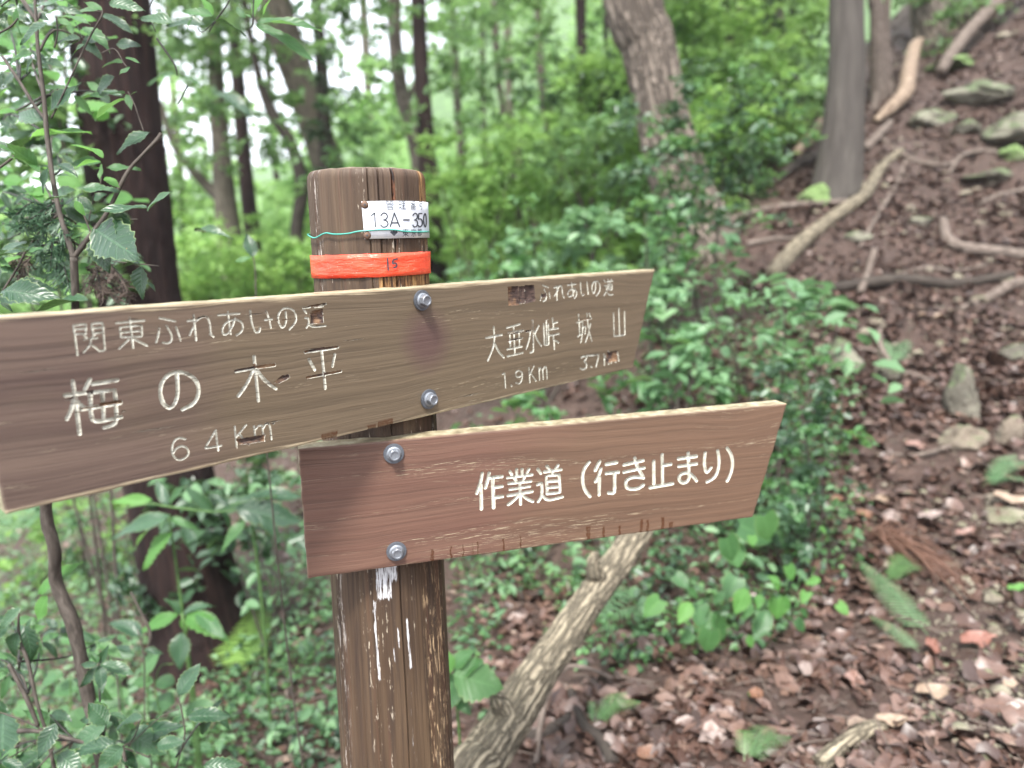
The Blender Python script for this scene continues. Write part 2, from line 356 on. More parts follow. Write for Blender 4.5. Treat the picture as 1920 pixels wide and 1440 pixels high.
def leaves_arrays(C, size, upb=1.0, aspect=.5, droop=.0, seed=0, quads=True, down=None, curl=.12, axis=None):
    """C (n,3) leaf centres -> folded pointed leaves"""
    g = np.random.default_rng(seed + 1); n = len(C); size = np.broadcast_to(size, (n,)) * g.uniform(.65, 1.25, n)
    N = g.normal(size=(n, 3)); N[:, 2] = np.abs(N[:, 2]) * .6 + upb; N /= np.linalg.norm(N, axis=1, keepdims=True)
    A = g.normal(size=(n, 3)) if axis is None else axis + .6 * g.normal(size=(n, 3)); A[:, 2] -= droop
    A -= N * (A * N).sum(1, keepdims=True); A /= np.linalg.norm(A, axis=1, keepdims=True); B = np.cross(N, A)
    L = size[:, None]; W = L * aspect * .5
    c = curl * L
    base = C - A * L * .5; tip = C + A * L * .5 - N * c
    f = N * W * .35
    if quads:
        V = np.stack([base, C - A * L * .22 + B * W * .85 + f, C + A * L * .15 + B * W * .9 + f, tip, C + A * L * .15 - B * W * .9 + f, C - A * L * .22 - B * W * .85 + f], 1)
        k = 6; Fl = np.array([[0, 3, 2, 1], [0, 5, 4, 3]])
    else:
        V = np.stack([base, C + B * W + f, tip, C - B * W + f], 1); k = 4; Fl = np.array([[0, 1, 2], [0, 2, 3]])
    Fs = (np.arange(n)[:, None, None] * k + Fl[None]).reshape(-1, Fl.shape[1])
    rnd = np.repeat(g.uniform(0, 1, n), k)
    return V.reshape(-1, 3), Fs, rnd
def foliage(name, clumps, mat, parent=None, seed=0, size=.05, quads=True, tags=None, aspect=.5, upb=1.0, link_it=True, droop=0.0):
    """clumps: (centre, radius xyz, count)"""
    g = np.random.default_rng(seed); P, A, SZ = [], [], []
    for c, r, n in clumps:
        r = np.array(r); ns = max(2, int(n / 16)); left = n
        sz = size if np.isscalar(size) else size
        for k in range(ns):
            q = g.normal(size=3); q /= np.linalg.norm(q); q *= g.uniform(.1, 1) ** .45; sc_ = np.array(c) + q * r; m = int(n / ns); L = g.uniform(1.6, 4.2) * sz * .9
            d = np.array([q[0] + g.normal() * .5, q[1] + g.normal() * .5, g.normal() * .25 - .1]); d /= np.linalg.norm(d); t = g.uniform(0, 1, m) ** .8; sd_ = np.cross(d, [0, 0, 1.0]); sd_ /= np.linalg.norm(sd_) + 1e-6
            w = g.uniform(-1, 1, m) * sz * .85
            P.append(sc_ + d * (t * L)[:, None] + sd_ * w[:, None] + g.normal(size=(m, 3)) * sz * .22 - np.array([0, 0, 1.0]) * (t ** 2 * L * .3)[:, None]); A.append(d[None] * .9 + sd_[None] * np.sign(w)[:, None] * .9); SZ.append(np.full(m, sz * g.choice([.6, .85, 1.0, 1.25], p=[.2, .3, .3, .2])))
    P = np.concatenate(P); A = np.concatenate(A); SZ = np.concatenate(SZ); V, Fs, rnd = leaves_arrays(P, SZ, seed=seed, quads=quads, aspect=aspect, upb=upb, droop=droop, axis=A)
    kk = 6 if quads else 4; rnd = np.repeat(np.clip(.5 * g.uniform(0, 1, len(P)) + .5 * (.5 + 1.3 * vnoise(P[:, 0] + P[:, 2] * .7, P[:, 1], 2.2, 4)), 0, 1), kk)
    me = npmesh(name, V, Fs, rnd, smooth=False); me.materials.append(M[mat])
    if not link_it: return me
    return link(name, me, None, parent, **(tags or {}))

# nice single leaf meshes for the plants near the camera
def leaf_mesh(name, w=.42, curl=.15, fold=.25, wave=.03, serr=.02, heart=False, roundtip=False, twist=0.0, seed=0):
    n, m = 15, 2; V, LV = [], []
    for i in range(n + 1):
        t = i / n
        if heart: prof = (math.sin(math.pi * min(1, (t + .12) / 1.12)) ** .55) * (1 - t) ** .45 * 1.35
        elif roundtip: prof = math.sin(math.pi * t) ** .6
        else: prof = math.sin(math.pi * t ** .85) ** .9 * (1 - .35 * t) * 1.18
        hw = w * .5 * max(prof, .0)
        for j in range(-m, m + 1):
            s = j / m; e = 1.0
            if abs(j) == m: e = 1 + (serr / max(w * .5, .01)) * (1 if i % 2 else -1) * (1 if 0 < i < n else 0)
            xx = t; yy = hw * s * e
            if heart and abs(s) > .3: xx = t - .14 * abs(s) * max(0, 1 - t * 4)
            zz = abs(s) * hw * fold - curl * (t * t) + wave * math.sin(t * 9 + s * 2 + seed) * abs(s)
            a = twist * t; V.append((xx, yy * math.cos(a) - zz * math.sin(a), yy * math.sin(a) + zz * math.cos(a))); LV.append((t, s, 0))
    k = 2 * m + 1; Fq = [(i * k + j, (i + 1) * k + j, (i + 1) * k + j + 1, i * k + j + 1) for i in range(n) for j in range(k - 1)]
    return V, Fq, LV
LEAF = {}
def get_leaf(kind, mat):
    key = (kind, mat)
    if key in LEAF: return LEAF[key]
    S = {0: dict(w=.44, curl=.14, fold=.3), 1: dict(w=.40, curl=.28, fold=.45, twist=.4, seed=2), 2: dict(w=.48, curl=.05, fold=.15, wave=.04, seed=4), 3: dict(w=.36, curl=.35, fold=.35, twist=-.5, seed=1),
         4: dict(w=.56, curl=.12, fold=.3, serr=.028, seed=5), 5: dict(w=.78, curl=.1, fold=.12, serr=0, roundtip=True, wave=.015), 6: dict(w=.8, curl=.15, fold=.15, serr=.0, heart=True, wave=.02), 7: dict(w=.3, curl=.2, fold=.3, serr=.008)}[kind]
    V, Fq, LV = leaf_mesh('leaf', **S); me = npmesh('leaf', V, Fq, None, True, LV); me.materials.append(M[mat]); LEAF[key] = me; return me
def put_leaf(parent, b, tpt, kind, mat, nrm=None, scale_w=1.0, label=None):
    b = Vector(b); tpt = Vector(tpt); A = tpt - b; L = A.length; A.normalize()
    if nrm is None: nrm = Vector((random.uniform(-.5, .5), random.uniform(-1.0, -.1), random.uniform(.5, 1.0)))
    N = Vector(nrm); N = (N - A * N.dot(A)); N = N.normalized() if N.length > 1e-3 else A.orthogonal().normalized()
    B = N.cross(A)
    o = bpy.data.objects.new('leaf', get_leaf(kind, mat)); COL.objects.link(o)
    o.matrix_world = Matrix(((A.x * L, B.x * L * scale_w, N.x * L, b.x), (A.y * L, B.y * L * scale_w, N.y * L, b.y), (A.z * L, B.z * L * scale_w, N.z * L, b.z), (0, 0, 0, 1)))
    mw = o.matrix_world.copy(); o.parent = parent; o.matrix_parent_inverse = Matrix.Translation(-Vector(parent.location)); o.matrix_basis = mw
    if label: o['label'] = label
    return o

# ================================================================== SIGNPOST
POST_D, POST_R = .98, .0742
_p = at(704, 640, 1); _r = ray(704, 640)
_k = POST_D / math.hypot(_r.x, _r.y) if False else POST_D / _r.y
AX = Vector((CAM.x + _r.x * _k, CAM.y + _r.y * _k, 0))         # the post's axis
ZTOP = CAM.z + (ray(687, 318) * (POST_D - .04) / ray(687, 318).y).z
ground_z = hz(AX.x, AX.y)
post = empty('signpost', (AX.x, AX.y, ground_z), label='brown wooden trail signpost with two carved direction boards bolted on', cat='signpost')
view = Vector((CAM.x - AX.x, CAM.y - AX.y, 0)).normalized()    # towards the camera
side = Vector((-view.y, view.x, 0)) ; side = side if side.x > 0 else -side
def prad(z): return POST_R * (1 + .13 * max(0, (ZTOP - .15 - z)) / .8)
def cyl_hit(px, py, R=None, off=0.0):
    """post surface seen at a pixel -> (theta from the camera side, z)"""
    r = ray(px, py); R0 = R or POST_R
    for it in range(3):
        a = r.x ** 2 + r.y ** 2; ox, oy = CAM.x - AX.x, CAM.y - AX.y
        b = 2 * (r.x * ox + r.y * oy); c = ox * ox + oy * oy - (R0 + off) ** 2; disc = b * b - 4 * a * c
        if disc < 0:
            t = -b / (2 * a)
        else: t = (-b - math.sqrt(disc)) / (2 * a)
        z = CAM.z + r.z * t; R0 = R or prad(z)
    v = Vector((CAM.x + r.x * t - AX.x, CAM.y + r.y * t - AX.y, 0))
    return math.atan2(v.dot(side), v.dot(view)), z
def cyl_pt(th, z, off=0.0, R=None):
    R = (R or prad(z)) + off
    return Vector((AX.x, AX.y, 0)) + view * (R * math.cos(th)) + side * (R * math.sin(th)) + Vector((0, 0, z))

# --- post body
def build_post():
    NS, z0 = 720, ground_z - .35; rows = []
    zs = list(np.linspace(z0, ZTOP - .012, 110)) + [ZTOP - .012 + .012 * math.sin(a) for a in np.linspace(.15, 1.5, 8)]
    cracks = [(-.52, .0035, .0016, -.6, 9), (.015, .0045, .0045, ZTOP - .22, 9), (.19, .008, .004, -.5, 9), (.42, .010, .0055, ZTOP - .16, 9), (1.12, .02, .007, -.5, 9), (.78, .006, .002, -.5, ZTOP - .45),
              (-1.05, .004, .002, -.5, 9), (-.28, .003, .0015, -.5, ZTOP - .4), (1.9, .012, .006, -.5, 9), (-2.2, .012, .008, -.5, 9), (3.0, .01, .006, -.5, 9)]
    V = []
    th = np.linspace(-math.pi, math.pi, NS, endpoint=False)
    for i, z in enumerate(zs):
        cap = 0 if z <= ZTOP - .012 else 1
        rr = prad(min(z, ZTOP - .012)) * np.ones(NS)
        if cap:
            a = (z - (ZTOP - .012)) / .012; rr -= .0065 * (1 - math.sqrt(max(0, 1 - a * a)))
        rr += .0014 * np.array([mnoise.noise(Vector((math.cos(t) * 4, math.sin(t) * 4, z * 1.3))) for t in th]) + .0005 * np.array([mnoise.noise(Vector((math.cos(t) * 38, math.sin(t) * 38, z * 2.0))) for t in th])
        for (c, wd, dp, a, b) in cracks:
            if a < z < b:
                wob = c + .02 * mnoise.noise(Vector((c * 9, 0, z * 5))) + (z - 1.2) * .015
                wloc = wd * (.6 + .8 * abs(mnoise.noise(Vector((c * 3, 7, z * 9))))); d = np.abs((th - wob + math.pi) % (2 * math.pi) - math.pi)
                rr -= dp * np.clip(1 - d / (wloc * 1.6 + .006), 0, 1)
        for t, r in zip(th, rr): V.append((side.x * r * math.sin(t) + view.x * r * math.cos(t), side.y * r * math.sin(t) + view.y * r * math.cos(t), z - 0))
    m = len(zs); Q = []
    for i in range(m - 1):
        for k in range(NS): Q.append((i * NS + k, i * NS + (k + 1) % NS, (i + 1) * NS + (k + 1) % NS, (i + 1) * NS + k))
    # domed end grain
    last = (m - 1) * NS; nr = 9
    for j in range(1, nr):
        f = 1 - j / nr
        for k in range(NS):
            v = V[last + k]; n = .0012 * mnoise.noise(Vector((v[0] * 90 * f, v[1] * 90 * f, 3)))
            V.append((v[0] * f, v[1] * f, ZTOP + .004 * (1 - f * f) + n))
        o = last + (j - 1) * NS; p = last + j * NS
        for k in range(NS): Q.append((o + k, o + (k + 1) % NS, p + (k + 1) % NS, p + k))
    c = len(V); V.append((0, 0, ZTOP + .004)); o = last + (nr - 1) * NS
    for k in range(0, NS): Q.append((o + k, o + (k + 1) % NS, c, c))
    me = mesh_from('post', V, Q); return me

def box_mask(s, val_u, val_z, u0_, u1_, z0_, z1_, soft=.002, zs=None):
    """soft rectangular window in (u,z)"""
    a = s.math('DIVIDE', s.math('SUBTRACT', val_u, u0_), soft); b = s.math('DIVIDE', s.math('SUBTRACT', u1_, val_u), soft)
    c = s.math('DIVIDE', s.math('SUBTRACT', val_z, z0_), zs or soft * 2); d = s.math('DIVIDE', s.math('SUBTRACT', z1_, val_z), zs or soft * 2)
    m = s.math('MINIMUM', s.math('MINIMUM', a, b), s.math('MINIMUM', c, d)); return s.math('MINIMUM', s.math('MAXIMUM', m, 0.0), 1.0)

def post_material():
    s = NT('weathered_post_paint'); g = s.coord((1, 1, 1)); sp = s.n('ShaderNodeSeparateXYZ'); s.l(g, sp.inputs[0])
    X, Y, Z = sp.outputs
    U = s.math('ADD', s.math('MULTIPLY', X, side.x), s.math('MULTIPLY', Y, side.y))         # metres across, as seen from the front
    W = s.math('ADD', s.math('MULTIPLY', X, view.x), s.math('MULTIPLY', Y, view.y))
    TH = s.math('ARCTAN2', U, W)
    # (theta*R, z) sheet coordinates
    cb = s.n('ShaderNodeCombineXYZ'); s.l(s.math('MULTIPLY', TH, .075), cb.inputs[0]); s.l(Z, cb.inputs[2]); UV = cb.outputs[0]
    def nz(sx, sz, scale, det=4, r=.6, loc=(0, 0, 0), dist=0):
        mp = s.n('ShaderNodeMapping'); mp.inputs['Scale'].default_value = (sx, 1, sz); mp.inputs['Location'].default_value = loc; s.l(UV, mp.inputs[0]); return s.noise(mp.outputs[0], scale, det, r, dist)
    grain = nz(120, 5, 1.0, 5, .6, dist=.6); broad = nz(45, 2.2, 1.0, 3, .5, (4, 0, 2)); fine = nz(400, 22, 1.0, 3)
    c = s.ramp(broad, [(.30, (.036, .021, .013)), (.48, (.060, .037, .022)), (.62, (.084, .054, .032)), (.76, (.125, .082, .048))])
    c = s.mix(s.ramp(grain, [(.36, .65), (.52, 0.0)]), c, (.028, .017, .012))
    c = s.mix(s.ramp(nz(70, 1.4, 1.0, 2, .5, (9, 0, 1)), [(.55, 0.0), (.72, .55)]), c, (.11, .052, .032))
    # pale upper right of the top, bare grey wood
    m = box_mask(s, TH, Z, .12, 1.1, ZTOP - .065, ZTOP + .1, .12)
    c = s.mix(s.math('MULTIPLY', m, s.ramp(nz(90, 12, 1.0, 4), [(.36, .1), (.6, .9)])), c, (.16, .11, .085))
    # rotten orange brown strip under the plate
    m = box_mask(s, TH, Z, .10, 1.6, ZTOP - .19, ZTOP - .095, .02)
    rot = s.ramp(nz(260, 26, 1.0, 5, .7), [(.36, (.014, .007, .005)), (.47, (.10, .045, .018)), (.58, (.27, .15, .06)), (.72, (.42, .29, .14))])
    c = s.mix(m, c, rot)
    m = box_mask(s, TH, Z, 1.0, 1.6, ZTOP - .12, ZTOP + .1, .04); c = s.mix(m, c, rot)
    rotc = box_mask(s, TH, Z, .39, .47, ZTOP - .1, ZTOP + .1, .008); c = s.mix(rotc, c, s.ramp(nz(200, 40, 1.0, 4), [(.4, (.012, .007, .005)), (.6, (.2, .08, .04))]))
    # pale flecks where the coat has flaked, in vertical rows
    fl = s.ramp(nz(330, 42, 1.0, 4, .65, (1, 0, 3)), [(.61, 0.0), (.64, 1.0)]); reg = s.ramp(nz(60, 4, 1.0, 3, .5, (7, 0, 5)), [(.52, 0.0), (.58, 1.0)])
    c = s.mix(s.math('MULTIPLY', fl, reg), c, (.42, .36, .28))
    lf = s.math('MULTIPLY', s.ramp(nz(300, 16, 1.0, 5, .75, (3, 0, 9)), [(.56, 0.0), (.6, 1.0)]), s.ramp(s.math('ABSOLUTE', s.math('ADD', TH, .99)), [(0, 1.0), (.10, .9), (.16, 0.0)]))
    c = s.mix(lf, c, (.44, .40, .36))
    rf = s.math('MULTIPLY', s.ramp(nz(360, 30, 1.0, 5, .7, (3, 0, 4)), [(.55, 0.0), (.59, 1.0)]), box_mask(s, TH, Z, .55, 1.2, .2, ZTOP - .42, .1))
    c = s.mix(rf, c, (.45, .32, .19))
    # white paint drips
    drip = None; THW = s.math('ADD', TH, s.math('MULTIPLY', s.math('SUBTRACT', nz(60, 9, 1.0, 4, .7, (6, 0, 6)), .5), .13))
    for (x0, y0, x1, y1) in ((702, 1020, 744, 1098), (702, 1030, 736, 1132), (704, 1118, 709, 1284), (744, 1172, 750, 1225), (736, 1195, 740, 1248), (766, 1150, 767, 1262), (770, 1290, 773, 1347), (773, 1360, 776, 1420)):
        t0, zz1 = cyl_hit(x0, y0); t1, zz0 = cyl_hit(x1, y1)
        b = box_mask(s, THW, Z, min(t0, t1) - .02, max(t0, t1) + .02, zz0, zz1, .030, zs=.010)
        drip = b if drip is None else s.math('MAXIMUM', drip, b)
    tex = nz(520, 30, 1.0, 5, .75, (2, 0, 2)); wm = s.ramp(s.math('ADD', s.math('MULTIPLY', drip, .34), s.math('MULTIPLY', tex, 1.15)), [(.84, 0.0), (.92, 1.0)])
    wm = s.math('MULTIPLY', wm, s.ramp(drip, [(0.0, 0.0), (.1, 1.0)]))
    c = s.mix(wm, c, (.56, .56, .57))
    # dark damp streaks around the splash
    # end grain on the top
    c = s.mix(s.ramp(s.math('SUBTRACT', Z, ZTOP - .002), [(0, 0.0), (.004, 1.0)]), c, s.ramp(s.noise(s.coord((1, 1, 1)), 160, 4), [(.35, (.06, .04, .03)), (.65, (.26, .2, .15))]))
    s.col(c); s.rough(s.ramp(grain, [(.3, .75), (.7, .5)])); s.b.inputs['Specular IOR Level'].default_value = .35
    h = s.math('ADD', s.math('MULTIPLY', grain, .8), s.math('MULTIPLY', fine, .4)); s.bump(h, .6, .0016); return s.m
pme = build_post()
po = link('post', pme, post_material(), None); po.location = (AX.x, AX.y, 0)
po.parent = post; po.matrix_parent_inverse = Matrix.Translation(-Vector(post.location))

# --- strokes of the carved writing, traced per character: crop key -> (x offset, y offset, scale)
CR = {'A': (130, 560, 4.5), 'B': (390, 560, 4.5), 'C': (880, 830, 6.857), 'D': (1140, 820, 7.385), 'E': (890, 500, 5.486), 'F': (0, 480, 2.88)}
def px_of(key, x, y): ox, oy, s = CR[key]; return ox + x / s, oy + y / s
S1 = []                                       # board 1: (key, width px in photo, points)
def add(S, key, wd, txt):
    for st in txt.split('|'):
        n = [float(v) for v in st.replace(',', ' ').split()]; S.append((key, wd, list(zip(n[::2], n[1::2]))))
add(S1, 'A', 3.9, '35 228 68 475|35 225 140 212 138 295|48 258 140 250|55 300 140 290|200 298 185 212 280 200 300 435 255 440|190 250 290 240|200 292 285 282|120 305 145 330|222 290 195 325|125 345 235 330|180 335 178 385 120 450|182 382 245 432')
add(S1, 'A', 3.9, '395 205 630 183|510 165 538 415|435 325 425 240 610 222 612 318 435 325|430 285 610 270|500 345 420 420|540 338 655 395')
add(S1, 'A', 3.9, '760 162 893 190|820 230 862 300 865 355 830 378 790 370|758 250 750 310 732 370|900 240 920 295 938 352')
add(S1, 'A', 4.0, '1048 140 1070 350|998 187 1055 180|1060 222 1040 250 1015 305|1058 200 1110 152 1160 148 1185 200 1190 290 1215 320')
add(S1, 'B', 3.9, '15 300 45 318|85 138 265 125|168 110 178 215 192 300|228 165 205 240 165 300 128 302 115 260 150 200 215 175 275 185 298 230 285 280 240 308')
add(S1, 'B', 3.9, '355 100 368 210 400 285 432 282 440 245|490 105 515 170 530 245|480 180 540 172')
add(S1, 'B', 3.9, '655 112 660 180 650 230 622 245 592 200 590 140 620 90 665 75 715 90 745 140 742 200 685 260')
add(S1, 'B', 3.9, '830 245 850 215 845 165 820 162|852 218 880 240 992 228|865 130 965 122|868 208 970 198|800 78 860 70|900 70 970 62|870 130 880 205|962 125 970 196|808 95 830 120')
add(S1, 'F', 7.6, '392 675 405 760 430 960|350 752 470 737|398 772 385 830 360 880|415 785 460 825|485 665 457 722|500 690 632 670')
add(S1, 'F', 7.6, '488 738 490 870 515 900 655 868|490 738 620 722 632 880 615 912 562 925|440 828 650 793|553 748 560 882')
add(S1, 'F', 7.6, '955 632 962 740 945 800 915 822 880 800 862 740 872 680 910 637 965 622 1025 640 1070 685 1074 750 1045 800 985 828')
add(S1, 'B', 7.0, '388 488 400 600 425 860|235 612 400 582 560 560|380 605 330 720 255 820|415 608 480 695 572 758')
add(S1, 'B', 6.0, '820 452 1095 410|958 440 975 600 990 758|850 510 900 600|1070 470 1050 570|840 665 1120 612')
add(S1, 'A', 4.0, '978 1185 930 1170 885 1195 864 1250 868 1310 900 1355 945 1362 990 1335 1010 1298 990 1255 945 1240 900 1262 878 1300')
add(S1, 'B', 4.0, '65 1110 -28 1262 110 1240|66 1130 86 1280|225 1080 242 1255|322 1065 240 1165|260 1140 345 1232|388 1075 400 1190|392 1110 430 1065 458 1070 466 1165|462 1100 490 1050 522 1058 536 1185')
add(S1, 'E', 3.2, '700 190 755 212|715 235 740 290 735 340 705 355|690 280 675 345|765 260 775 320|845 200 847 345|815 215 860 203|858 240 820 300|855 225 880 190 900 212 902 290 920 318')
add(S1, 'E', 3.2, '955 190 1040 178|995 165 1005 225 1015 300|1030 225 1012 285 975 312 955 285 965 250 1010 225 1045 245 1052 290 1025 325|1088 165 1092 260 1108 300 1122 285|1155 160 1168 280')
add(S1, 'E', 3.2, '1243 165 1243 240 1225 275 1203 240 1208 180 1240 145 1275 155 1292 200 1285 260 1250 298')
add(S1, 'E', 2.8, '1328 135 1342 155|1360 155 1420 147|1370 133 1378 148|1407 128 1400 145|1370 240 1368 180 1412 175 1415 235 1370 240|1370 200 1414 197|1370 220 1414 216|1335 195 1355 195 1358 250 1330 298|1358 258 1380 290 1420 286')
add(S1, 'E', 4.4, '195 620 205 740 190 840 135 965|115 732 280 700|208 790 240 870 300 932')
add(S1, 'E', 3.8, '330 628 465 590|400 610 413 890|345 680 500 655|340 765 490 735|335 850 485 820|335 922 495 885|360 690 368 840|455 665 462 820')
add(S1, 'E', 4.0, '595 555 605 870 572 882|530 665 572 660|575 655 560 760 530 845|660 605 622 680|607 660 640 750 685 812')
add(S1, 'E', 3.8, '708 590 718 805 762 800 755 590|735 548 740 798|800 530 810 625|808 582 850 568|770 645 858 632|772 708 865 690|808 700 820 845|818 752 862 780')
add(S1, 'E', 3.2, '1068 490 1082 700|1050 575 1095 566|1060 718 1100 690|1090 548 1200 530|1110 560 1110 680 1092 778|1115 620 1142 615 1135 690|1155 480 1168 640 1205 765|1192 580 1170 690 1140 775|1178 480 1190 510')
add(S1, 'E', 3.2, '1482 432 1490 698|1428 480 1435 715 1545 702 1540 462')
add(S1, 'E', 3.0, '285 1105 308 1090 318 1245|377 1220 380 1228|488 1090 455 1062 422 1088 425 1128 460 1140 488 1112|488 1088 490 1155 465 1205 425 1195|558 1040 568 1190|610 1020 565 1120|580 1100 630 1175|660 1045 668 1165|662 1075 680 1035 698 1045 705 1155|702 1060 720 1025 738 1035 745 1150')
add(S1, 'E', 3.4, '1095 935 1130 915 1155 940 1122 975 1152 992 1150 1040 1110 1060 1088 1045|1192 1028 1205 1030|1150 915 1278 905 1248 1030|1330 900 1335 1010|1375 872 1335 950|1345 940 1380 1000|1400 900 1405 990|1402 915 1425 875 1445 885 1450 980|1450 900 1470 872 1482 965')
S2 = []
add(S2, 'C', 6.9, '165 395 150 490 95 650|150 545 155 850|255 390 235 490 205 580|250 452 418 435|300 460 312 835|312 575 420 560|320 705 425 690')
add(S2, 'C', 6.1, '520 370 545 408|608 345 610 420|678 340 680 415|765 340 742 385|490 450 805 410|575 450 600 492|715 430 692 480|505 525 790 495|520 600 775 560|495 680 810 625|648 500 658 790|635 672 570 745 500 795|668 662 740 722 815 755')
add(S2, 'C', 6.3, '880 340 918 393|995 300 1028 342|1140 290 1112 330|965 375 1180 345|1070 370 1066 405|1000 655 985 425 1155 410 1165 640 1000 655|995 500 1150 488|1000 577 1155 563|875 540 930 515 935 680 885 755|932 672 985 730 1050 735 1195 695')
add(S2, 'C', 6.9, '1540 250 1470 340 1450 460 1475 600 1550 690|1675 240 1618 355|1690 335 1665 430 1622 500|1672 450 1668 668')
add(S2, 'D', 7.0, '-26 372 120 345|-24 498 145 480|90 490 92 750 75 772 8 768')
add(S2, 'D', 6.9, '220 380 485 320|220 480 500 420|370 285 400 400 480 540|490 560 400 545 290 560 240 620 255 700 340 720 430 705 490 658')
add(S2, 'D', 6.9, '632 330 635 640|750 240 755 630|765 390 870 370|580 695 895 640|975 295 1225 260|980 400 1225 365|1110 215 1120 480|1225 600 1170 530 1110 490 1045 490 985 530 985 600 1040 635 1100 610 1128 550 1118 480')
add(S2, 'D', 6.7, '1345 215 1330 330 1345 450 1370 490 1425 420|1518 185 1540 300 1530 440 1480 560 1370 615|1650 150 1710 240 1730 370 1700 510 1650 600')

def soften(P):
    """round the gentle bends of a stroke, keep its sharp corners"""
    if len(P) < 3: return P
    for _ in range(2):
        O = [P[0]]
        for i in range(1, len(P) - 1):
            a, b, c = P[i - 1], P[i], P[i + 1]; u = (b - a).normalized(); v = (c - b).normalized()
            if u.dot(v) > .35: O += [b.lerp(a, .25), b.lerp(c, .25)]
            else: O += [b.lerp(a, min(.4, .0006 / max((b - a).length, 1e-5))), b.lerp(c, min(.4, .0006 / max((c - b).length, 1e-5)))]
        O.append(P[-1]); P = O
    return P
def capsule(P, hw, dd, V, Fq):
    """closed rounded gouge along the 2-D polyline P (x,z) at the board face y=0"""
    P = soften([Vector(p) for p in P]); Q2 = []
    for p in P:
        if not Q2 or (p - Q2[-1]).length > hw * .25: Q2.append(p)
    if len(Q2) < 2: Q2.append(Q2[0] + Vector((hw * .3, 0)))
    P = Q2; n = len(P); rings = []
    T = [(P[min(i + 1, n - 1)] - P[max(i - 1, 0)]).normalized() for i in range(n)]
    for a in (75, 40, 15): rings.append((P[0] - T[0] * hw * math.sin(math.radians(a)), T[0], math.cos(math.radians(a))))
    for i in range(n): rings.append((P[i], T[i], 1 + random.uniform(-.09, .09)))
    for a in (15, 40, 75): rings.append((P[-1] + T[-1] * hw * math.sin(math.radians(a)), T[-1], math.cos(math.radians(a))))
    K = 10; o = len(V)
    for c, t, f in rings:
        nn = Vector((-t.y, t.x))
        for k in range(K):
            a = 2 * math.pi * k / K; q = c + nn * (hw * f * math.cos(a)); V.append((q.x, dd * (.35 + .65 * f) * math.sin(a), q.y))
    m = len(rings)
    for i in range(m - 1):
        for k in range(K): Fq.append((o + i * K + k, o + i * K + (k + 1) % K, o + (i + 1) * K + (k + 1) % K, o + (i + 1) * K + k))
    Fq.append(tuple(o + k for k in range(K))[::-1]); Fq.append(tuple(o + (m - 1) * K + k for k in range(K)))

def board_frame(vpx, vpy, normal_off, mid_px):
    d = ray(vpx, vpy).normalized(); up = Vector((0, 0, 1)); up = (up - d * up.dot(d)).normalized(); n = up.cross(d)     # into the board: Y = Z x X
    P0 = Vector((AX.x, AX.y, 1.2)) - Vector((n.x, n.y, 0)).normalized() * normal_off
    r = ray(*mid_px); t = (P0 - CAM).dot(n) / r.dot(n); O = CAM + r * t
    return Matrix(((d.x, n.x, up.x, O.x), (d.y, n.y, up.y, O.y), (d.z, n.z, up.z, O.z), (0, 0, 0, 1)))
def to_board(FM, px, py):
    O = FM.translation; d = FM.col[0].xyz; n = FM.col[1].xyz; up = FM.col[2].xyz
    r = ray(px, py); t = (O - CAM).dot(n) / r.dot(n); v = CAM + r * t - O
    return Vector((v.dot(d), v.dot(up))), t
def board_body(FM, corners, thick):
    """corners in photo pixels, anticlockwise from lower left"""
    C4 = [to_board(FM, *c)[0] for c in corners]; out2 = []
    for i in range(4):
        a, b = C4[i], C4[(i + 1) % 4]; n = max(2, int((b - a).length / .006)); pn = Vector((-(b - a).y, (b - a).x)).normalized()
        for k in range(n):
            p = a.lerp(b, k / n); e = min(1, k / 2, (n - k) / 2); amp = .0007 if i in (0, 2) else .0012
            p += pn * amp * e * (mnoise.noise(Vector((p.x * 30, p.y * 60, i * 7))) + .6 * mnoise.noise(Vector((p.x * 130, p.y * 150, i * 7)))); out2.append(p)
    c = sum(C4, Vector((0, 0))) / 4
    def inset(d):
        o = []; n = len(out2)
        for i in range(n):
            t = (out2[(i + 2) % n] - out2[i - 2]).normalized(); nn = Vector((-t.y, t.x)); nn = nn if nn.dot(c - out2[i]) > 0 else -nn; o.append(out2[i] + nn * d)
        return o
    i1, i2 = inset(.0006), inset(.0022); L = [(i2, 0), (i1, .0005), (out2, .002), (out2, thick - .002), (i1, thick - .0005), (i2, thick)]
    V = []; n = len(out2)
    for P, y in L: V += [(p.x, y, p.y) for p in P]
    Q = []
    for r in range(5):
        for k in range(n): Q.append((r * n + k, r * n + (k + 1) % n, (r + 1) * n + (k + 1) % n, (r + 1) * n + k))
    Q.append(tuple(range(n))[::-1]); Q.append(tuple(5 * n + k for k in range(n)))
    me = bpy.data.meshes.new('sign_board'); me.from_pydata(V, [], Q); bm = bmesh.new(); bm.from_mesh(me); bmesh.ops.recalc_face_normals(bm, faces=bm.faces); bm.to_mesh(me); bm.free()
    return me, C4
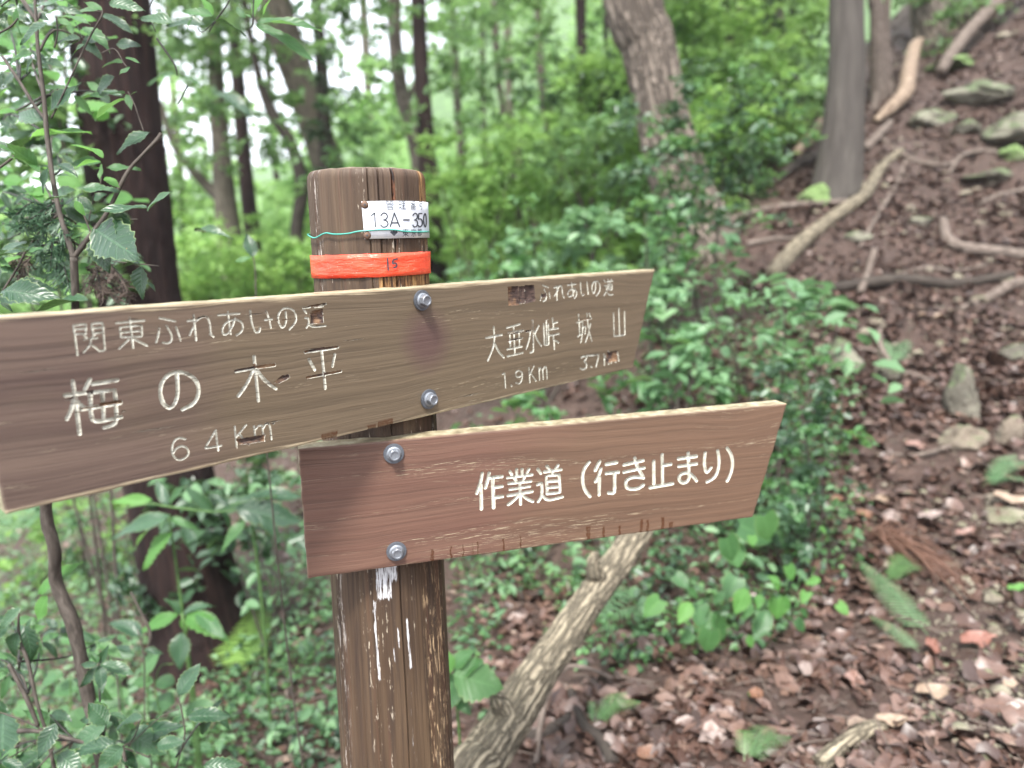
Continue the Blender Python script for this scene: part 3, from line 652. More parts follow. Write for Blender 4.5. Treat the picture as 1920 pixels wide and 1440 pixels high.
def carve(me, FM, S, chips, depth_k=.42):
    V, Fq = [], []
    for key, wpx, pts in S:
        pp = []
        for x, y in pts:
            q, t = to_board(FM, *px_of(key, x, y)); pp.append(q)
        hw = wpx * .5 * t / F; capsule(pp, hw, max(.0010, hw * .9), V, Fq)
    for poly, dp in chips:
        q = [to_board(FM, *c)[0] for c in poly]; R = []
        for i in range(len(q)):
            a, b = q[i], q[(i + 1) % len(q)]; n = max(2, int((b - a).length / .0022))
            for k in range(n):
                p = a.lerp(b, k / n); p += Vector((.0012 * mnoise.noise(Vector((p.x * 500, p.y * 500, 1))), .0008 * mnoise.noise(Vector((p.x * 400, p.y * 900, 4))))); R.append(p)
        cc = sum(R, Vector((0, 0))) / len(R); o = len(V); n = len(R)
        for y, f in ((-.001, 1.02), (dp * .6, 1.0), (dp, .93)):
            V += [(cc.x + (p.x - cc.x) * f, y, cc.y + (p.y - cc.y) * f) for p in R]
        V += [(cc.x, -.001, cc.y), (cc.x, dp, cc.y)]
        for r in (0, 1):
            for k in range(n): Fq.append((o + r * n + k, o + r * n + (k + 1) % n, o + (r + 1) * n + (k + 1) % n, o + (r + 1) * n + k))
        for k in range(n):
            Fq.append((o + (k + 1) % n, o + k, o + 3 * n)); Fq.append((o + 2 * n + k, o + 2 * n + (k + 1) % n, o + 3 * n + 1))
    cm = bpy.data.meshes.new('gouges'); cm.from_pydata(V, [], Fq); bm = bmesh.new(); bm.from_mesh(cm)
    bmesh.ops.recalc_face_normals(bm, faces=bm.faces); bm.to_mesh(cm); bm.free()
    a = bpy.data.objects.new('body', me); b = bpy.data.objects.new('gouges', cm); COL.objects.link(a); COL.objects.link(b)
    md = a.modifiers.new('carve', 'BOOLEAN'); md.object = b; md.operation = 'DIFFERENCE'
    try: md.solver = SOLVER
    except Exception: pass
    if SOLVER == 'EXACT': md.use_self = True
    dg = bpy.context.evaluated_depsgraph_get(); res = bpy.data.meshes.new_from_object(a.evaluated_get(dg))
    if len(res.polygons) < len(me.polygons) + 200:
        md.solver = 'EXACT'; md.use_self = True; dg.update(); res = bpy.data.meshes.new_from_object(a.evaluated_get(bpy.context.evaluated_depsgraph_get()))
    print('carved', len(me.polygons), '->', len(res.polygons))
    bpy.data.objects.remove(a); bpy.data.objects.remove(b); return res

def board_material(name, gstr, bands, tint2, xsplit, ztop, zbot, drips=(), wear=.5, flecks=(.6, .62), stain=None, knots=()):
    s = NT(name); g = s.coord((1, 1, 1)); sp = s.n('ShaderNodeSeparateXYZ'); s.l(g, sp.inputs[0]); X, Y, Z = sp.outputs
    # slow bend of the grain
    wv = s.noise(s.coord((2.2, 1, 3)), 1.5, 2); zb = s.math('ADD', Z, s.math('MULTIPLY', s.math('SUBTRACT', wv, .5), .035))
    cb = s.n('ShaderNodeCombineXYZ'); s.l(X, cb.inputs[0]); s.l(Y, cb.inputs[1]); s.l(zb, cb.inputs[2]); UV = cb.outputs[0]
    def nz(sx, sz, det=4, r=.6, loc=(0, 0, 0)):
        mp = s.n('ShaderNodeMapping'); mp.inputs['Scale'].default_value = (sx, 3, sz); mp.inputs['Location'].default_value = loc; s.l(UV, mp.inputs[0]); return s.noise(mp.outputs[0], 1.0, det, r)
    g1 = nz(2.0, 170, 4, .55); g2 = nz(1.2, 38, 3, .5, (3, 1, 1)); g3 = nz(14, 700, 3, .6, (1, 1, 7)); blot = s.noise(s.coord((1, 1, 1.6)), 5.5, 4)
    c = s.ramp(g2, [(.33, bands[0]), (.5, bands[1]), (.67, bands[2])])
    c = s.mix(s.ramp(g1, [(.38, gstr), (.52, 0.0)]), c, tuple(.38 * k for k in bands[0]))
    # olive bloom over part of the face
    f = s.math('ADD', s.math('MULTIPLY', s.math('SUBTRACT', X, xsplit), 3.0), s.math('MULTIPLY', blot, 1.2))
    c = s.mix(s.math('MULTIPLY', s.ramp(f, [(.42, 0.0), (.85, .95)]), .85), c, s.mix(s.ramp(g1, [(.36, .5), (.6, 0.0)]), tint2, tuple(.5 * k for k in tint2)))
    c = s.mix(s.ramp(g3, [(.3, .25), (.5, 0.0)]), c, (.03, .02, .015))
    for (kx, kz, kr, kc) in knots:
        dx = s.math('SUBTRACT', X, kx); dz = s.math('SUBTRACT', Z, kz); r = s.math('SQRT', s.math('ADD', s.math('MULTIPLY', dx, dx), s.math('MULTIPLY', s.math('MULTIPLY', dz, dz), .8)))
        c = s.mix(s.ramp(s.math('ADD', s.math('DIVIDE', r, kr), s.math('MULTIPLY', s.math('SUBTRACT', blot, .5), .6)), [(.35, .65), (1.0, 0.0)]), c, kc)
    # worn strips along the grain and at the edges: bare pale wood
    fl = s.ramp(nz(26, 900, 4, .7, (5, 0, 2)), [(flecks[0], 0.0), (flecks[1], 1.0)])
    reg = s.ramp(nz(2.5, 42, 2, .5, (8, 0, 4)), [(.55, 0.0), (.62, 1.0)])
    t = s.math('MULTIPLY', s.math('SUBTRACT', Z, ztop - .014), 1 / .014); bt = s.math('MULTIPLY', s.math('SUBTRACT', zbot + .012, Z), 1 / .012)
    edge = s.math('MAXIMUM', s.math('MAXIMUM', t, bt), 0.0)
    ew = s.ramp(s.math('ADD', s.math('MULTIPLY', edge, wear * .62), s.math('MULTIPLY', nz(9, 420, 4, .7, (2, 4, 4)), .62)), [(.62, 0.0), (.70, .85)])
    pale = s.ramp(nz(20, 300, 3), [(.35, (.24, .18, .11)), (.65, (.44, .37, .25))])
    c = s.mix(s.math('MULTIPLY', fl, reg), c, pale); c = s.mix(ew, c, pale)
    # side faces (top edge of the board): weathered pale with lichen
    yy = s.ramp(Y, [(0.0, 0.0), (.0012, .2), (.0030, 1.0)]); lich = s.ramp(s.noise(s.coord((1, 1, 1)), 60, 5, .7), [(.3, (.10, .08, .05)), (.5, (.25, .215, .135)), (.7, (.42, .39, .28))])
    c = s.mix(s.math('MULTIPLY', yy, .9), c, lich)
    if drips:
        dm = None
        for (x0, x1, z0, z1) in drips:
            b = box_mask(s, s.math('ADD', X, s.math('MULTIPLY', s.math('SUBTRACT', s.noise(s.coord((1, 1, 1)), 110, 3, .7), .5), .009)), Z, x0, x1, z0, z1, .0011); dm = b if dm is None else s.math('MAXIMUM', dm, b)
        c = s.mix(s.math('MULTIPLY', dm, s.ramp(s.noise(s.coord((1, 1, 1)), 300, 3), [(.3, .45), (.6, .85)])), c, (.065, .026, .012))
        s.rough(s.mix(dm, (.52, .52, .52), (.25, .25, .25)))
    else: s.rough(.55)
    s.col(c); s.b.inputs['Specular IOR Level'].default_value = .45
    h = s.math('ADD', s.math('MULTIPLY', g1, .8), s.math('MULTIPLY', g3, .35)); h = s.math('SUBTRACT', h, s.math('MULTIPLY', s.math('MULTIPLY', fl, reg), .4)); s.bump(h, .55, .0013); return s.m
def groove_material(name, loss):
    s = NT(name); n = s.noise(s.coord((1, 1, 1)), 260, 5, .7); n2 = s.noise(s.coord((60, 1, 900)), 1.0, 3)
    c = s.ramp(n, [(.3, (.25, .24, .19)), (.5, (.44, .43, .36)), (.7, (.58, .58, .51))])
    c = s.mix(s.ramp(n2, [(loss, 0.0), (loss + .05, .9)]), c, (.07, .045, .03)); s.col(c); s.rough(.6); s.bump(n, .4, .0006); return s.m
def chip_material():
    s = NT('split_raw_wood'); n = s.noise(s.coord((60, 1, 500)), 1.0, 5, .7); n2 = s.noise(s.coord((1, 1, 1), loc=(2, 2, 8)), 26, 3)
    a = s.ramp(n, [(.35, (.012, .007, .006)), (.5, (.05, .028, .022)), (.7, (.13, .08, .06))]); b = s.ramp(n, [(.3, (.05, .025, .012)), (.5, (.17, .09, .045)), (.7, (.36, .25, .15))])
    s.col(s.mix(s.ramp(n2, [(.50, 0.0), (.56, 1.0)]), a, b)); s.rough(.8); s.bump(n, .9, .002); return s.m
M['groove1'] = groove_material('old_groove_paint', .56); M['groove2'] = groove_material('groove_paint', .68); M['chip'] = chip_material()

def dress(me, FM, mats, chips, thick):
    me.materials.clear()
    for m in mats: me.materials.append(m)
    boxes = []
    for poly, dp in chips:
        q = [to_board(FM, *c)[0] for c in poly]; boxes.append((min(p.x for p in q) - .001, max(p.x for p in q) + .001, min(p.y for p in q) - .001, max(p.y for p in q) + .001, dp))
    for p in me.polygons:
        c = p.center; mi = 0; ins = .00012 < c.y < .006
        if ins and p.normal.y < .05 or ins:
            # sides of the body are wide flat faces: recognise the carved ones by size
            if c.y < .0058 and min(abs(v) for v in (1,)) and carved_test(c): mi = 1
        if mi:
            for b in boxes:
                if b[0] < c.x < b[1] and b[2] < c.z < b[3] and c.y > (.0004 if (b[3] - b[2]) > .006 else .0009): mi = 2
        p.material_index = mi; p.use_smooth = bool(mi)
carved_test = None

TH = .030; SOLVER = 'EXACT'
# board 1 (long, angled), board 2 (lower, plainer)
FM1 = board_frame(2319, 429, POST_R + .018, (790, 655)); C1 = [(12, 965), (1187, 690), (1228, 505), (-75, 600)]
FM2 = board_frame(5823, 363, POST_R + .022, (742, 940)); C2 = [(577, 1085), (1412, 970), (1476, 757), (559, 842)]
chips1 = [([(952, 538), (972, 536), (973, 572), (953, 573)], .0022), ([(984, 535), (1001, 534), (1004, 564), (985, 569)], .0020), ([(973, 537), (984, 536), (985, 568), (973, 570)], .0012),
          ([(584, 583), (605, 579), (606, 604), (585, 607)], .0016), ([(166, 733), (176, 731), (176, 739), (165, 741)], .0016), ([(443, 824), (497, 815), (496, 828), (450, 834)], .0012), ([(1137, 662), (1157, 658), (1158, 676), (1139, 680)], .0015),
          ([(186, 756), (228, 750), (230, 754), (187, 761)], .0030), ([(513, 718), (527, 705), (541, 702), (544, 709), (524, 719)], .0009), ([(580, 573), (612, 568), (612, 571), (570, 578)], .0022), ([(1016, 552), (1024, 550), (1024, 558), (1016, 559)], .0008)]
for x0, y0, x1, y1, hh in ((442, 694, 478, 688, 2.2), (478, 688, 516, 682, 3.2), (572, 656, 636, 649, 2.2), (572, 708, 604, 703, 2.6), (610, 702, 640, 697, 2.2), (197, 617, 222, 613, 1.4), (120, 750, 150, 744, 2.0), (226, 772, 236, 770, 2.0), (498, 793, 530, 788, 1.6), (505, 795, 520, 793, 1.6),
                      (232, 600, 262, 597, 1.6), (355, 598, 402, 592, 1.4), (455, 592, 500, 586, 1.4), (495, 603, 560, 597, 1.4), (950, 628, 985, 622, 1.8), (985, 622, 1000, 619, 2.2), (1020, 600, 1030, 598, 2.5), (950, 640, 980, 635, 1.6), (1085, 600, 1110, 596, 1.6), (640, 640, 690, 634, 1.0), (30, 700, 110, 690, 1.2), (240, 812, 330, 798, 1.0), (860, 745, 900, 737, 1.0)):
    chips1.append(([(x0, y0), ((x0 + x1) / 2, (y0 + y1) / 2 - hh * .6), (x1, y1), ((x0 + x1) / 2, (y0 + y1) / 2 + hh * .7)], .0013))
def make_board(FM, corners, S, chips, mats_fn, label):
    global carved_test
    me, C4 = board_body(FM, corners, TH); n = len(C4)
    def inside(c):
        p = Vector((c.x, c.z)); ok = True
        for i in range(4):
            a, b = C4[i], C4[(i + 1) % 4]; e = b - a; cr = e.x * (p.y - a.y) - e.y * (p.x - a.x)
            if cr / e.length < .0032: ok = False
        return ok
    carved_test = inside
    res = carve(me, FM, S, chips); dress(res, FM, mats_fn(C4), chips, TH)
    o = link('sign_board', res, None, None, label=label); o.matrix_world = FM; mw = FM.copy(); o.parent = post; o.matrix_parent_inverse = Matrix.Translation(-Vector(post.location)); o.matrix_basis = mw; return o
def mats1(C4):
    k1 = to_board(FM1, 800, 640)[0]
    return [board_material('board_wood_olive', .45, ((.080, .051, .042), (.118, .080, .063), (.155, .108, .083)), (.138, .104, .064), to_board(FM1, 300, 700)[0].x, C4[2].y, C4[0].y, wear=.8, flecks=(.615, .645),
                           drips=[(to_board(FM1, a, 800)[0].x, to_board(FM1, b, 800)[0].x, -1, to_board(FM1, (a + b) / 2, y)[0].y) for a, b, y in ((601, 633, 809), (688, 706, 794), (708, 738, 785))],
                           knots=[(k1.x, k1.y, .045, (.085, .042, .045))]), M['groove1'], M['chip']]
def mats2(C4):
    dr = []
    for x, y, wd in ((810, 1037, 9), (845, 1029, 5), (868, 1026, 4), (886, 1022, 3), (896, 1020, 4), (944, 1014, 5), (976, 1010, 5), (1103, 992, 9), (1132, 992, 7), (1162, 990, 6), (1203, 978, 7), (1214, 979, 6), (1243, 974, 8), (1258, 983, 8)):
        a = to_board(FM2, x - wd / 2, y)[0]; b = to_board(FM2, x + wd / 2, y)[0]; dr.append((a.x, b.x, -1.0, a.y + .006 if y > 1036 else a.y + .0045))
    return [board_material('board_wood_red', .34, ((.108, .053, .038), (.128, .067, .047), (.150, .083, .058)), (.132, .080, .050), to_board(FM2, 980, 900)[0].x, C4[2].y, C4[0].y, drips=dr, wear=.5, flecks=(.575, .61)), M['groove2'], M['chip']]
b1 = make_board(FM1, C1, S1, chips1, mats1, 'long olive brown board pointing left and right, carved in thin worn letters')
b2 = make_board(FM2, C2, S2, [], mats2, 'lower reddish brown board with thick white carved letters')

# --- bolts, washers, screws
def metal(name, c, r=.45, mt=.85, sc_=60):
    s = NT(name); n = s.noise(s.coord((1, 1, 1)), sc_, 5, .7); s.col(s.mix(s.ramp(n, [(.3, 0.0), (.7, .6)]), c, tuple(.5 * k for k in c))); s.rough(s.ramp(n, [(.3, r - .1), (.7, r + .2)])); s.b.inputs['Metallic'].default_value = mt; s.bump(n, .25, .0006); return s.m
M['zinc'] = metal('zinc_grey', (.30, .32, .35), .5, .8, 240); M['zinc_dull'] = metal('washer_zinc', (.18, .195, .22), .55, .75, 260); M['screw'] = metal('rusty_screw', (.16, .10, .07), .5, .6, 300); M['alu'] = metal('plate', (.6, .6, .6))
def disc_mesh(name, r, h, seg=40, bev=.0006, hole=0.0):
    bm = bmesh.new(); bmesh.ops.create_cone(bm, cap_ends=True, segments=seg, radius1=r, radius2=r, depth=h)
    bmesh.ops.bevel(bm, geom=[e for e in bm.edges if abs(e.verts[0].co.z - e.verts[1].co.z) < 1e-6], offset=bev, segments=2, affect='EDGES'); bmesh.ops.rotate(bm, verts=bm.verts, cent=(0, 0, 0), matrix=Matrix.Rotation(math.pi / 2, 3, 'X'))
    bm.normal_update(); me = bpy.data.meshes.new(name); bm.to_mesh(me); bm.free(); return me
def bolt_mesh(r, h):
    V, Q = [], []; bm = bmesh.new()
    # flange, hexagon, domed and slightly dished head
    for (rr, y, hexa) in ((r * 1.28, 0, 0), (r * 1.28, -.0012, 0), (r * 1.06, -.0022, 0), (r, -.0023, 1), (r, -h + .001, 1), (r * .86, -h, 0), (r * .66, -h, 0), (r * .60, -h + .0008, 0), (r * .02, -h + .0010, 0)):
        o = len(V)
        for k in range(36):
            a = 2 * math.pi * k / 36 + .25; f = 1.0
            if hexa: am = (a % (math.pi / 3)) - math.pi / 6; f = math.cos(math.pi / 6) / math.cos(am) * 1.06
            V.append((rr * f * math.cos(a), y, rr * f * math.sin(a)))
        if o:
            for k in range(36): Q.append((o - 36 + k, o - 36 + (k + 1) % 36, o + (k + 1) % 36, o + k))
    Q.append(tuple(range(len(V) - 36, len(V)))); me = bpy.data.meshes.new('bolt'); me.from_pydata(V, [], Q); bm = bmesh.new(); bm.from_mesh(me); bmesh.ops.recalc_face_normals(bm, faces=bm.faces); bm.to_mesh(me); bm.free()
    me.materials.append(M['zinc']); return me
WM = disc_mesh('washer', .0128, .0026); WM.materials.append(M['zinc_dull']); BM = bolt_mesh(.0072, .0095)
for bo, FM, cc in ((b1, FM1, ((790, 563), (803, 748))), (b2, FM2, ((738, 850), (743, 1033)))):
    for i, (x, y) in enumerate(cc):
        q, _t = to_board(FM, x, y)
        for nm, me, yy in (('washer', WM, -.0013), ('bolt', BM, -.0026)):
            o = bpy.data.objects.new(nm, me); COL.objects.link(o); o.parent = bo; o.location = (q.x, yy, q.y); o.rotation_euler = (0, i * .4 + x * .01, 0)

# --- numbered plate bent round the post
def sheet(name, px_l, px_r, top, bot, off, nx_=24, ny_=4, thick=.0008, mat=None, parent=post, thr=None, corner=.0):
    """top/bot: ((px,py),(px,py)) left and right ends"""
    tl, zl = cyl_hit(*top[0]); tr_, zr = cyl_hit(*top[1]); bl, zbl = cyl_hit(*bot[0]); br, zbr = cyl_hit(*bot[1])
    if thr: tr_ = br = thr
    V = []
    for s_ in (off + thick, off):
        for j in range(ny_ + 1):
            for i in range(nx_ + 1):
                a, b = i / nx_, j / ny_; t = (tl * (1 - b) + bl * b) * (1 - a) + (tr_ * (1 - b) + br * b) * a; z = (zl * (1 - b) + zbl * b) * (1 - a) + (zr * (1 - b) + zbr * b) * a
                V.append(cyl_pt(t, z, s_, R=POST_R))
    k = (nx_ + 1) * (ny_ + 1); Q = []
    for j in range(ny_):
        for i in range(nx_):
            q = (j * (nx_ + 1) + i, (j + 1) * (nx_ + 1) + i, (j + 1) * (nx_ + 1) + i + 1, j * (nx_ + 1) + i + 1); Q.append(q); Q.append(tuple(v + k for v in q[::-1]))
    ring = [i for i in range(nx_ + 1)] + [(j) * (nx_ + 1) + nx_ for j in range(1, ny_ + 1)] + [ny_ * (nx_ + 1) + i for i in range(nx_ - 1, -1, -1)] + [j * (nx_ + 1) for j in range(ny_ - 1, 0, -1)]
    for a, b in zip(ring, ring[1:] + ring[:1]): Q.append((a, b, b + k, a + k))
    return link(name, mesh_from(name, V, Q), mat, parent), (tl, tr_, zl, zr, zbl, zbr)
def plate_mat():
    s = NT('enamelled_plate'); n = s.noise(s.coord((1, 1, 1)), 35, 5, .7); n2 = s.noise(s.coord((30, 30, 6)), 12, 4)
    c = s.ramp(n, [(.3, (.62, .66, .73)), (.6, (.78, .81, .86))]); c = s.mix(s.ramp(n2, [(.58, 0.0), (.7, .3)]), c, (.45, .52, .66)); s.col(c); s.rough(.32); s.b.inputs['Metallic'].default_value = .15; s.bump(n, .08, .001); return s.m
plate, (tl, tr_, zl, zr, zbl, zbr) = sheet('number_plate', 0, 0, ((678, 378), (801, 380)), ((684, 448), (801, 446)), .0022, mat=plate_mat(), thr=1.46)
M['ink'] = (lambda s: (s.col((.035, .04, .05)), s.rough(.5), s.m)[2])(NT('dark_ink'))
def flat_text(txt, size, xscale=1.0, off=0.0):
    cu = bpy.data.curves.new('t', 'FONT'); cu.body = txt; cu.size = size; cu.offset = off; cu.resolution_u = 4
    o = bpy.data.objects.new('t', cu); COL.objects.link(o); dg = bpy.context.evaluated_depsgraph_get(); me = bpy.data.meshes.new_from_object(o.evaluated_get(dg)); bpy.data.objects.remove(o)
    bm = bmesh.new(); bm.from_mesh(me); bmesh.ops.triangulate(bm, faces=bm.faces)
    for _ in range(2):
        es = [e for e in bm.edges if e.calc_length() > size * .12]; bmesh.ops.subdivide_edges(bm, edges=es, cuts=1) if es else None
    bmesh.ops.triangulate(bm, faces=bm.faces); bm.to_mesh(me); bm.free(); return me
def wrap(me, th0, z0, slope=0.0, off=.0031 + .0002, xs_=1.0):
    for v in me.vertices:
        t = th0 + v.co.x * xs_ / (POST_R + off); v.co = cyl_pt(t, z0 + v.co.y + slope * v.co.x, off, R=POST_R)
    return me
def stroke_text(strokes, hw, off):
    """strokes in photo pixels laid on the post's surface"""
    V, Q = [], []
    for st in strokes:
        pts = soften([Vector(p) for p in st]); dens = []
        for a, b in zip(pts, pts[1:]):
            n = max(1, int((b - a).length / 2)); dens += [a.lerp(b, k / n) for k in range(n)]
        dens.append(pts[-1]); n = len(dens); o = len(V)
        for i, p in enumerate(dens):
            t = (dens[min(i + 1, n - 1)] - dens[max(i - 1, 0)]).normalized(); nn = Vector((-t.y, t.x)) * hw
            for q in (p + nn, p - nn):
                th, z = cyl_hit(q.x, q.y, R=POST_R, off=off); V.append(cyl_pt(th, z, off, R=POST_R))
            if i: Q.append((o + 2 * i - 2, o + 2 * i - 1, o + 2 * i + 1, o + 2 * i))
    return V, Q
kx, ky, ks = 540, 280, 5.1417
def zk(txt): return [[(kx + float(a) / ks, ky + float(b) / ks) for a, b in zip(st.split()[::2], st.split()[1::2])] for st in txt.split('|')]
big = zk('800 640 835 612 842 750|892 640 915 612 945 615 962 645 945 675 920 680 950 685 968 715 950 745 915 752 890 725|985 748 1025 612 1078 748|1000 708 1062 708|1110 680 1172 680|1202 640 1220 616 1242 620 1250 650 1238 675 1220 680 1244 688 1252 715 1240 745 1218 750 1202 728|1296 618 1262 620 1258 675 1275 668 1292 680 1298 715 1284 745 1265 748 1255 730|1322 616 1310 640 1307 690 1314 735 1324 750 1331 735 1334 690 1331 640 1322 616')
V, Q = stroke_text(big, 1.15, .0034); link('lettering', mesh_from('lettering', V, Q), M['ink'], plate)
for ch, x, y, sz in (('管', 932, 575, .0118), ('理', 1052, 573, .0112), ('番', 1160, 574, .0112), ('号', 1238, 572, .0112)):
    th, z = cyl_hit(kx + x / ks, ky + y / ks, R=POST_R); link('lettering', wrap(flat_text(ch, sz, off=-.0), th, z), M['ink'], plate)
for ch, x, y, sz in (('東', 1088, 836, .0102), ('京', 1168, 834, .0102), ('都', 1228, 832, .0102)):
    th, z = cyl_hit(kx + x / ks, ky + y / ks, R=POST_R); link('lettering', wrap(flat_text(ch, sz), th, z), M['ink'], plate)
gk = zk('985 800 992 786 1008 790 1020 780 1032 790 1048 786 1058 800 1040 818 1024 836 1005 818 985 800')[0]
V = [];
for p in gk[:-1]: th, z = cyl_hit(p[0], p[1], R=POST_R, off=.0034); V.append(cyl_pt(th, z, .0034, R=POST_R))
link('emblem', mesh_from('emblem', V, [tuple(range(len(V)))], False), M['ink'], plate)
# screws with a cross recess
def screw_mesh():
    bm = bmesh.new(); bmesh.ops.create_uvsphere(bm, u_segments=24, v_segments=12, radius=.0046)
    bmesh.ops.scale(bm, verts=bm.verts, vec=(1, 1, .42)); me = bpy.data.meshes.new('screw'); bmesh.ops.delete(bm, geom=[v for v in bm.verts if v.co.z < -.0002], context='VERTS'); bm.to_mesh(me); bm.free()
    for p in me.polygons: p.use_smooth = True
    me.materials.append(M['screw']); return me
SM = screw_mesh()
def cross_mesh():
    V = [(a * .0028, b * .0005, .0020 - abs(a) * .0008) for a in (-1, 0, 1) for b in (-1, 1)]; W2 = [(y, x, z) for x, y, z in V]
    me = bpy.data.meshes.new('recess'); me.from_pydata(V + W2, [], [(0, 2, 3, 1), (2, 4, 5, 3), (6, 8, 9, 7), (8, 10, 11, 9)]); me.materials.append(M['ink']); return me
XM = cross_mesh()
for x, y in ((684, 384), (688.5, 441.5)):
    th, z = cyl_hit(x, y, R=POST_R, off=.003); p = cyl_pt(th, z, .003, R=POST_R); nv = view * math.cos(th) + side * math.sin(th)
    for nm, me, e in (('screw', SM, 0), ('screw_recess', XM, .0002)):
        o = bpy.data.objects.new(nm, me); COL.objects.link(o); mw = Matrix.Translation(p + nv * e) @ nv.to_track_quat('Z', 'Y').to_matrix().to_4x4()
        o.parent = plate; o.matrix_parent_inverse = Matrix.Translation(-Vector(post.location)); o.matrix_basis = mw
        o.matrix_parent_inverse = plate.matrix_world.inverted() if False else Matrix.Identity(4); o.matrix_basis = mw

# --- red tape all round the post and the green wire
def tape():
    V, Q = [], []; n = 160; rows = 5
    P = [cyl_hit(*p, R=POST_R) for p in ((590, 479), (798, 471.5), (592, 521.5), (799, 512.5))]
    zt = lambda th: P[0][1] + (P[1][1] - P[0][1]) * (math.sin(th) + 1) / 2; zb = lambda th: P[2][1] + (P[3][1] - P[2][1]) * (math.sin(th) + 1) / 2
    for i in range(n):
        th = 2 * math.pi * i / n - math.pi
        for j in range(rows + 1):
            f = j / rows; off = .0024 + .0010 * mnoise.noise(Vector((math.cos(th) * 5, math.sin(th) * 5, f * 1.5))) + (.0006 if .1 < th else 0)
            V.append(cyl_pt(th, zt(th) * (1 - f) + zb(th) * f + .0006 * mnoise.noise(Vector((th * 6, f * 9, 2))), off, R=POST_R))
    k = rows + 1
    for i in range(n):
        for j in range(rows): a, b = i * k + j, ((i + 1) % n) * k + j; Q.append((a, a + 1, b + 1, b))
    s = NT('red_tape'); nz_ = s.noise(s.coord((1, 1, 1)), 420, 3, .7); n2 = s.noise(s.coord((1, 1, .3)), 26, 4)
    c = s.mix(s.ramp(n2, [(.35, 0.0), (.7, .6)]), (.80, .055, .022), (.88, .13, .06)); c = s.mix(s.ramp(nz_, [(.63, 0.0), (.67, .6)]), c, (.9, .35, .25)); s.col(c); cr_ = s.noise(s.coord((14, 14, 70)), 2.0, 3, .6); c = s.mix(s.ramp(cr_, [(.42, .35), (.5, 0.0)]), c, (.52, .04, .02)); s.col(c); s.rough(.38); s.bump(s.math('ADD', n2, cr_), .7, .004)
    o = link('tape', mesh_from('tape', V, Q), s.m, post, label='orange red tape band marked 15 round the post top')
    md = o.modifiers.new('thick', 'SOLIDIFY'); md.thickness = .0002; return o
tp = tape()
V, Q = stroke_text(zk('960 1048 962 1100 966 1168|1050 1056 1012 1066 1006 1100 1035 1094 1052 1110 1045 1135 1015 1142|1012 1066 1060 1054'), 1.5, .0042); link('lettering', mesh_from('lettering', V, Q), M['ink'], tp)
wire = [(578, 441), (582, 443.5), (588, 446), (594, 445), (600, 441.5), (606, 438.5), (613, 437), (625, 439), (640, 439), (655, 437.5), (668, 434.5), (680, 433), (700, 431.5), (720, 430.5), (740, 431), (755, 433.5), (770, 434.5), (790, 435), (801, 434.5)]
WP = []
for x, y in wire: th, z = cyl_hit(x, y, R=POST_R, off=.0042); WP.append(cyl_pt(th, z, .0042, R=POST_R))
thl = cyl_hit(801, 434.5, R=POST_R, off=.0042)[0]; th0 = cyl_hit(578, 441, R=POST_R, off=.0042)[0]
for k in range(1, 16): WP.append(cyl_pt(thl + (2 * math.pi + th0 - thl) * k / 16, WP[-1].z, .003, R=POST_R))
s = NT('green_coated_wire'); s.col((.045, .30, .24)); s.rough(.35)
tube('wire', WP + [WP[0]], [.0009] * (len(WP) + 1), s.m, post, seg=8, n=4, tags=dict(label='thin green coated wire tied round the post'))

